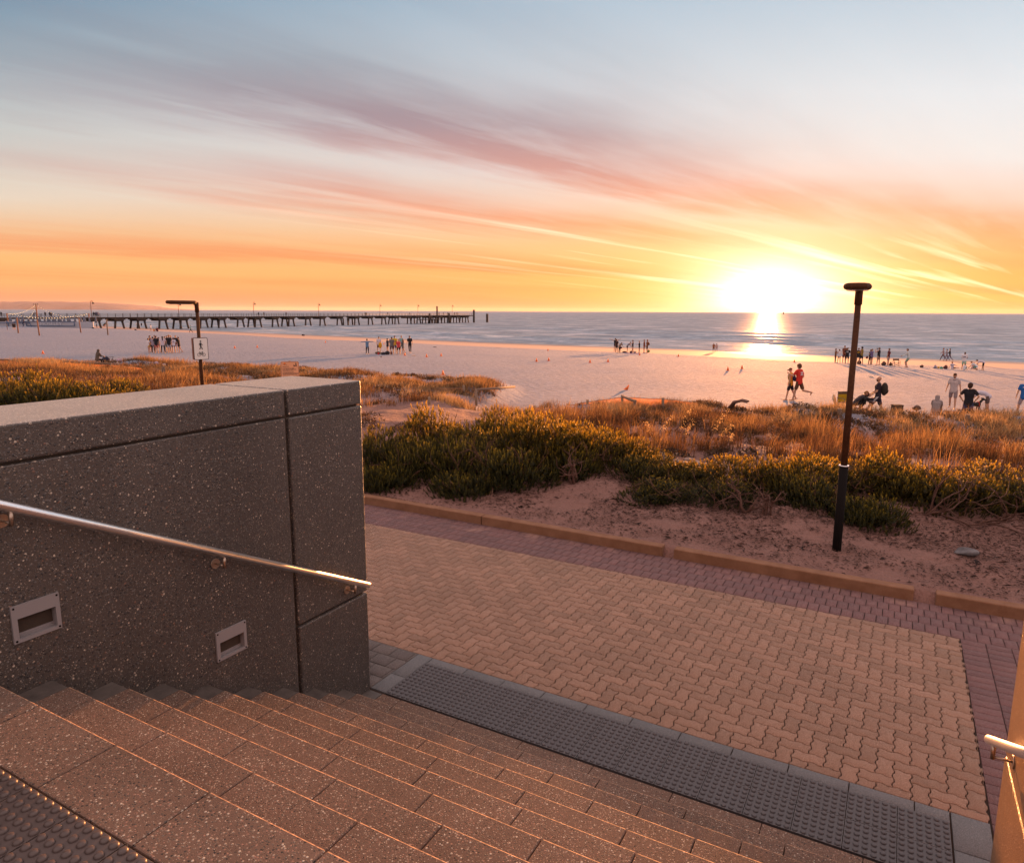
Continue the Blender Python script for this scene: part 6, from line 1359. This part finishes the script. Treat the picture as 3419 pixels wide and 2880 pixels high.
for px, top, lb in ((307, 1009, 'leftmost curved lamp post on the jetty'), (598.5, 1014, 'jetty lamp post just left of the path sign lamp'), (849, 1011, 'jetty lamp post right of the path sign lamp'), (1065, 1014, 'jetty lamp post above the double bent'), (1270, 1016, 'jetty lamp post left of the tallest pile'), (1396.5, 1016.5, 'jetty lamp post over the low landing'), (1511, 1017, 'last lamp post near the jetty end')):
    y = jy(px); H_ = EYE-(top-1037)/2318*Vector((JX, y, 0)).dot(HD)-ZD; r_ = empty('jetty_lamp', (JX-.2, y, ZD), 0, lb, 'lamp post', LG)
    mb = MB(); mb.tube([(0, 0, -.05), (0, 0, H_-.6), (0, .1, H_-.2), (0, .4, H_), (0, .75, H_-.15), (0, .8, H_-.5)], .09, 8); mb.build('pole', M['pilelit'], r_)
    mb = MB(); mb.tube([(0, .8, H_-.5), (0, .8, H_-1.0)], [.15, .42], 10); mb.build('lamp_shade', M['jetty'], r_)
PG = 'people on the jetty'
def jper(px, head, pose, face, label, top, bot):
    y = jy(px); f_ = Vector((JX-1.2, y, 0)).dot(HD); J = fk(**POSE[pose]); me = body(pose, J, False); nat = max(v.co.z for v in me.vertices)
    r_ = empty('person', (JX-1.0, y, ZD), R(YAW)+R(35)-R(face), label, 'person', PG); s = 1.75/1.77; r_.scale = (s, s, s); o = link('body', me, None, r_); objmat(o, skin(SK[1]), 0)
    for g in (top, bot, ('hair', BLK)): gm = garment(pose, J, g[0], False); o = link(GNAME.get(g[0], 'hair'), gm, None, r_); objmat(o, cloth(g[1]), 0)
for px, pose, lb, c in ((10, 'stand', 'person in black alone on the jetty at the far left', BLK), (119, 'stoop', 'person leaning forward left of the tall light mast', (.03, .02, .02)), (128, 'fold', 'person right beside the tall light mast', BRN), (157, 'stand', 'person in black between the light mast and the pair on the jetty', BLK),
                      (172, 'stand', 'left one of the pair above the folded umbrellas', BLK), (177.5, 'walk', 'right one of the pair above the folded umbrellas', (.12, .06, .05)), (319, 'stand', 'first of the crowd right of the leftmost jetty lamp', BLK), (325, 'walk', 'second of the crowd on the jetty, dark blue', NAV), (329, 'stand', 'third of the crowd on the jetty', (.08, .08, .14)), (333.5, 'walk', 'last of the crowd on the jetty in grey', (.3, .22, .24)),
                      (869, 'stand', 'left one of two lone figures on the jetty right of the path sign', BLK), (887, 'stand', 'right one of two lone figures on the jetty right of the path sign', (.04, .03, .03)), (961, 'stand', 'lone person on the jetty above the wader', (.1, .05, .05)), (1224.5, 'stand', 'left one of the pair on the jetty left of the sixth lamp', BLK), (1229, 'walk', 'right one of the pair on the jetty left of the sixth lamp', (.1, .07, .07)),
                      (1300, 'stand', 'lone dark figure on the jetty right of the fifth lamp', BLK), (1373, 'stoop', 'figure leaning on the jetty rail beside the fishing gear', BLK), (1471, 'stand', 'person fishing right of the tallest pile', (.1, .04, .04)), (1485, 'stand', 'person in black fishing left of the last jetty lamp', BLK), (1500, 'fold', 'person standing left of the last jetty lamp', (.05, .03, .04)), (1522, 'stand', 'first of the three at the jetty end', (.03, .03, .05)), (1528, 'stand', 'second of the three at the jetty end', BLK), (1533, 'walk', 'third of the three at the jetty end', (.08, .05, .04))):
    jper(px, 0, pose, 20, lb, ('long', c), ('pants', BLK))
# ---------------------------------------------------------------- beach bar at the far left
def cb(px, py, f_): return at_f(px, py, f_)
FB = 185.0
def zrow(py, f_=FB): return EYE-(py-1035.3)/2318*f_
A, B = at_f(-60, 1090, FB), at_f(312, 1090, FB); dirb = (B-A); dirb.z = 0; LB = dirb.length; dirb.normalize(); rzb = math.atan2(dirb.y, dirb.x)
org = Vector((A.x, A.y, tz(B.x, B.y))); BM = lambda px: (px+60)/372*LB; zb0 = org.z
bar = empty('beach_bar', org, rzb, 'white beach bar with a wind screen wall reading MOSELEY', 'beach bar'); wt = plastic((.33, .33, .37), .6, 'white_panel'); bl = plastic((.02, .07, .16), .5, 'blue_trim')
mb = MB(); mb.box((BM(-60), 0, -.6), (BM(312), .2, zrow(1076)-zb0)); mb.build('screen_wall', wt, bar)
for (x0, y0, x1, y1) in ((50, 1075.5, 138, 1075.5), (90, 1075.5, 251, 1075.5), (90, 1089.5, 251, 1089.5), (251, 1075, 251, 1089.8), (88, 1075, 93, 1089.5), (-60, 1079.5, 105, 1079.5), (105, 1079.5, 112, 1094.5), (-60, 1093.5, 112, 1095), (29.5, 1074, 30.5, 1091), (33.5, 1074, 34.5, 1091)):
    mb = MB(); mb.tube([(BM(x0), -.25 if y1 < 1091 else -.6, zrow(y0)-zb0), (BM(x1), -.25 if y1 < 1091 else -.6, zrow(y1)-zb0)], .085, 6); mb.build('trim', bl, bar)
me = text_mesh('MOSELEY', 1.08, .02); o = link('lettering', me, plastic((.55, .55, .6), .6, 'letter_white'), bar); o.rotation_euler = (R(90), 0, 0); o.location = (BM(172), -.12, zrow(1083)-zb0); o.scale = (1.32, 1, 1)
me = text_mesh('MOSELEY', 1.08, .02); o = link('lettering_shadow', me, plastic((.26, .27, .32), .6, 'letter_grey'), bar); o.rotation_euler = (R(90), 0, 0); o.location = (BM(172)+.05, -.09, zrow(1083)-zb0-.05); o.scale = (1.32, 1, 1)
um = None; rnd = random.Random(4)
for k, px in enumerate([20, 26, 38, 44, 52, 60, 68, 92, 98, 104, 110, 117, 124, 132, 144, 150, 156, 161, 166, 171, 176, 182, 190, 198, 206, 214, 222, 230, 238, 248, 258, 268, 277, 287, 296]):
    if um is None:
        um = empty('folded_umbrella', (0, 0, 0)); mb = MB(); mb.tube([(0, 0, 0), (0, 0, 3.0)], .04, 6); mb.build('pole', wt, um); mb = MB(); mb.tube([(0, 0, .75), (0, 0, .8), (0, 0, 1.6), (0, 0, 2.85)], [.38, .42, .30, .06], 8); mb.build('canopy', cloth((.12, .14, .19)), um); c = um
    else: c = copy_tree(um)
    P = org+Matrix.Rotation(rzb, 3, 'Z') @ Vector((BM(px), 1.2+rnd.uniform(0, 2.5), 0)); c.location = (P.x, P.y, zrow(1088)-.0); c.rotation_euler = (0, rnd.uniform(-.03, .03), rnd.uniform(0, 6)); s = rnd.uniform(.80, .90); c.scale = (s, s, s)
    tag(c, 'folded grey umbrella in the row behind the beach bar wall', 'umbrella', 'folded umbrellas behind the beach bar wall')
# string light masts
def mast(px, top, bot, lb, heads=False):
    f_ = FB+2; P = at_f(px, bot, f_); zt = zrow(top, f_); r_ = empty('light_mast', (P.x, P.y, P.z), R(YAW), lb, 'mast', 'orange masts of the beach bar'); mb = MB(); mb.tube([(0, 0, -.5), (-.1, 0, zt-P.z)], .16, 8); mb.build('pole', M['pilelit'], r_)
    if heads:
        for q in (-.55, 0, .5): mb = MB(); mb.ball((q-.1, 0, zt-P.z+.05), .14, 1, (1.2, 1, .9)); mb.build('floodlight', M['jetty'], r_)
    return Vector((P.x, P.y, zt))
T1 = mast(127, 1020, 1076, 'tall mast with three floodlights over the beach bar', True); T0 = mast(27.5, 1049, 1077, 'short orange mast at the left end of the beach bar'); T2 = mast(301, 1048, 1084, 'short orange mast at the right end of the beach bar')
bulb = None; bmat = plastic((1.0, .72, .38), .5, 'warm_bulb', .55); bme = None
for i, (a, b, sag, n, lb) in enumerate(((T1, T0, .9, 20, 'string of bulbs from the tall mast down to the left mast'), (T1, T2, 1.9, 22, 'string of bulbs from the tall mast down to the right mast'), (T0, at_f(230, 1060, FB), .6, 22, 'low string of bulbs along the left half of the bar'), (at_f(100, 1060, FB), T2, .5, 22, 'low string of bulbs along the right half of the bar'), (T1, at_f(90, 1062, FB), .8, 9, 'short string of bulbs falling left of the tall mast'))):
    r_ = empty('string_lights', a, 0, lb, 'string lights', 'strings of bulbs over the beach bar'); pts = []
    for k in range(n+1): t = k/n; pts.append((b-a)*t+Vector((0, 0, -sag*4*t*(1-t))))
    mb = MB(); mb.tube(pts, .012, 4); mb.build('cable', M['ink'], r_)
    if bme is None: mb = MB(); mb.ball((0, 0, 0), .07, 1); bme = mb.mesh('bulb'); bme.materials.append(bmat)
    for p in pts[1:-1]: link('bulb', bme, None, r_, p+Vector((0, 0, -.06)))
# ---------------------------------------------------------------- air
hz = bpy.data.materials.new('haze_air'); hz.use_nodes = True; nt_ = hz.node_tree; nt_.nodes.clear(); vo = nt_.nodes.new('ShaderNodeVolumePrincipled')
vo.inputs['Color'].default_value = (1.0, .90, .86, 1); vo.inputs['Density'].default_value = 1.0e-5; vo.inputs['Anisotropy'].default_value = .3; nt_.links.new(vo.outputs[0], nt_.nodes.new('ShaderNodeOutputMaterial').inputs['Volume'])
mb = MB(); mb.box((-46000, -3200, -16), (46000, 46500, 190)); hb = tag(mb.build('haze', hz), kind='stuff')
sc.cycles.volume_bounces = 0
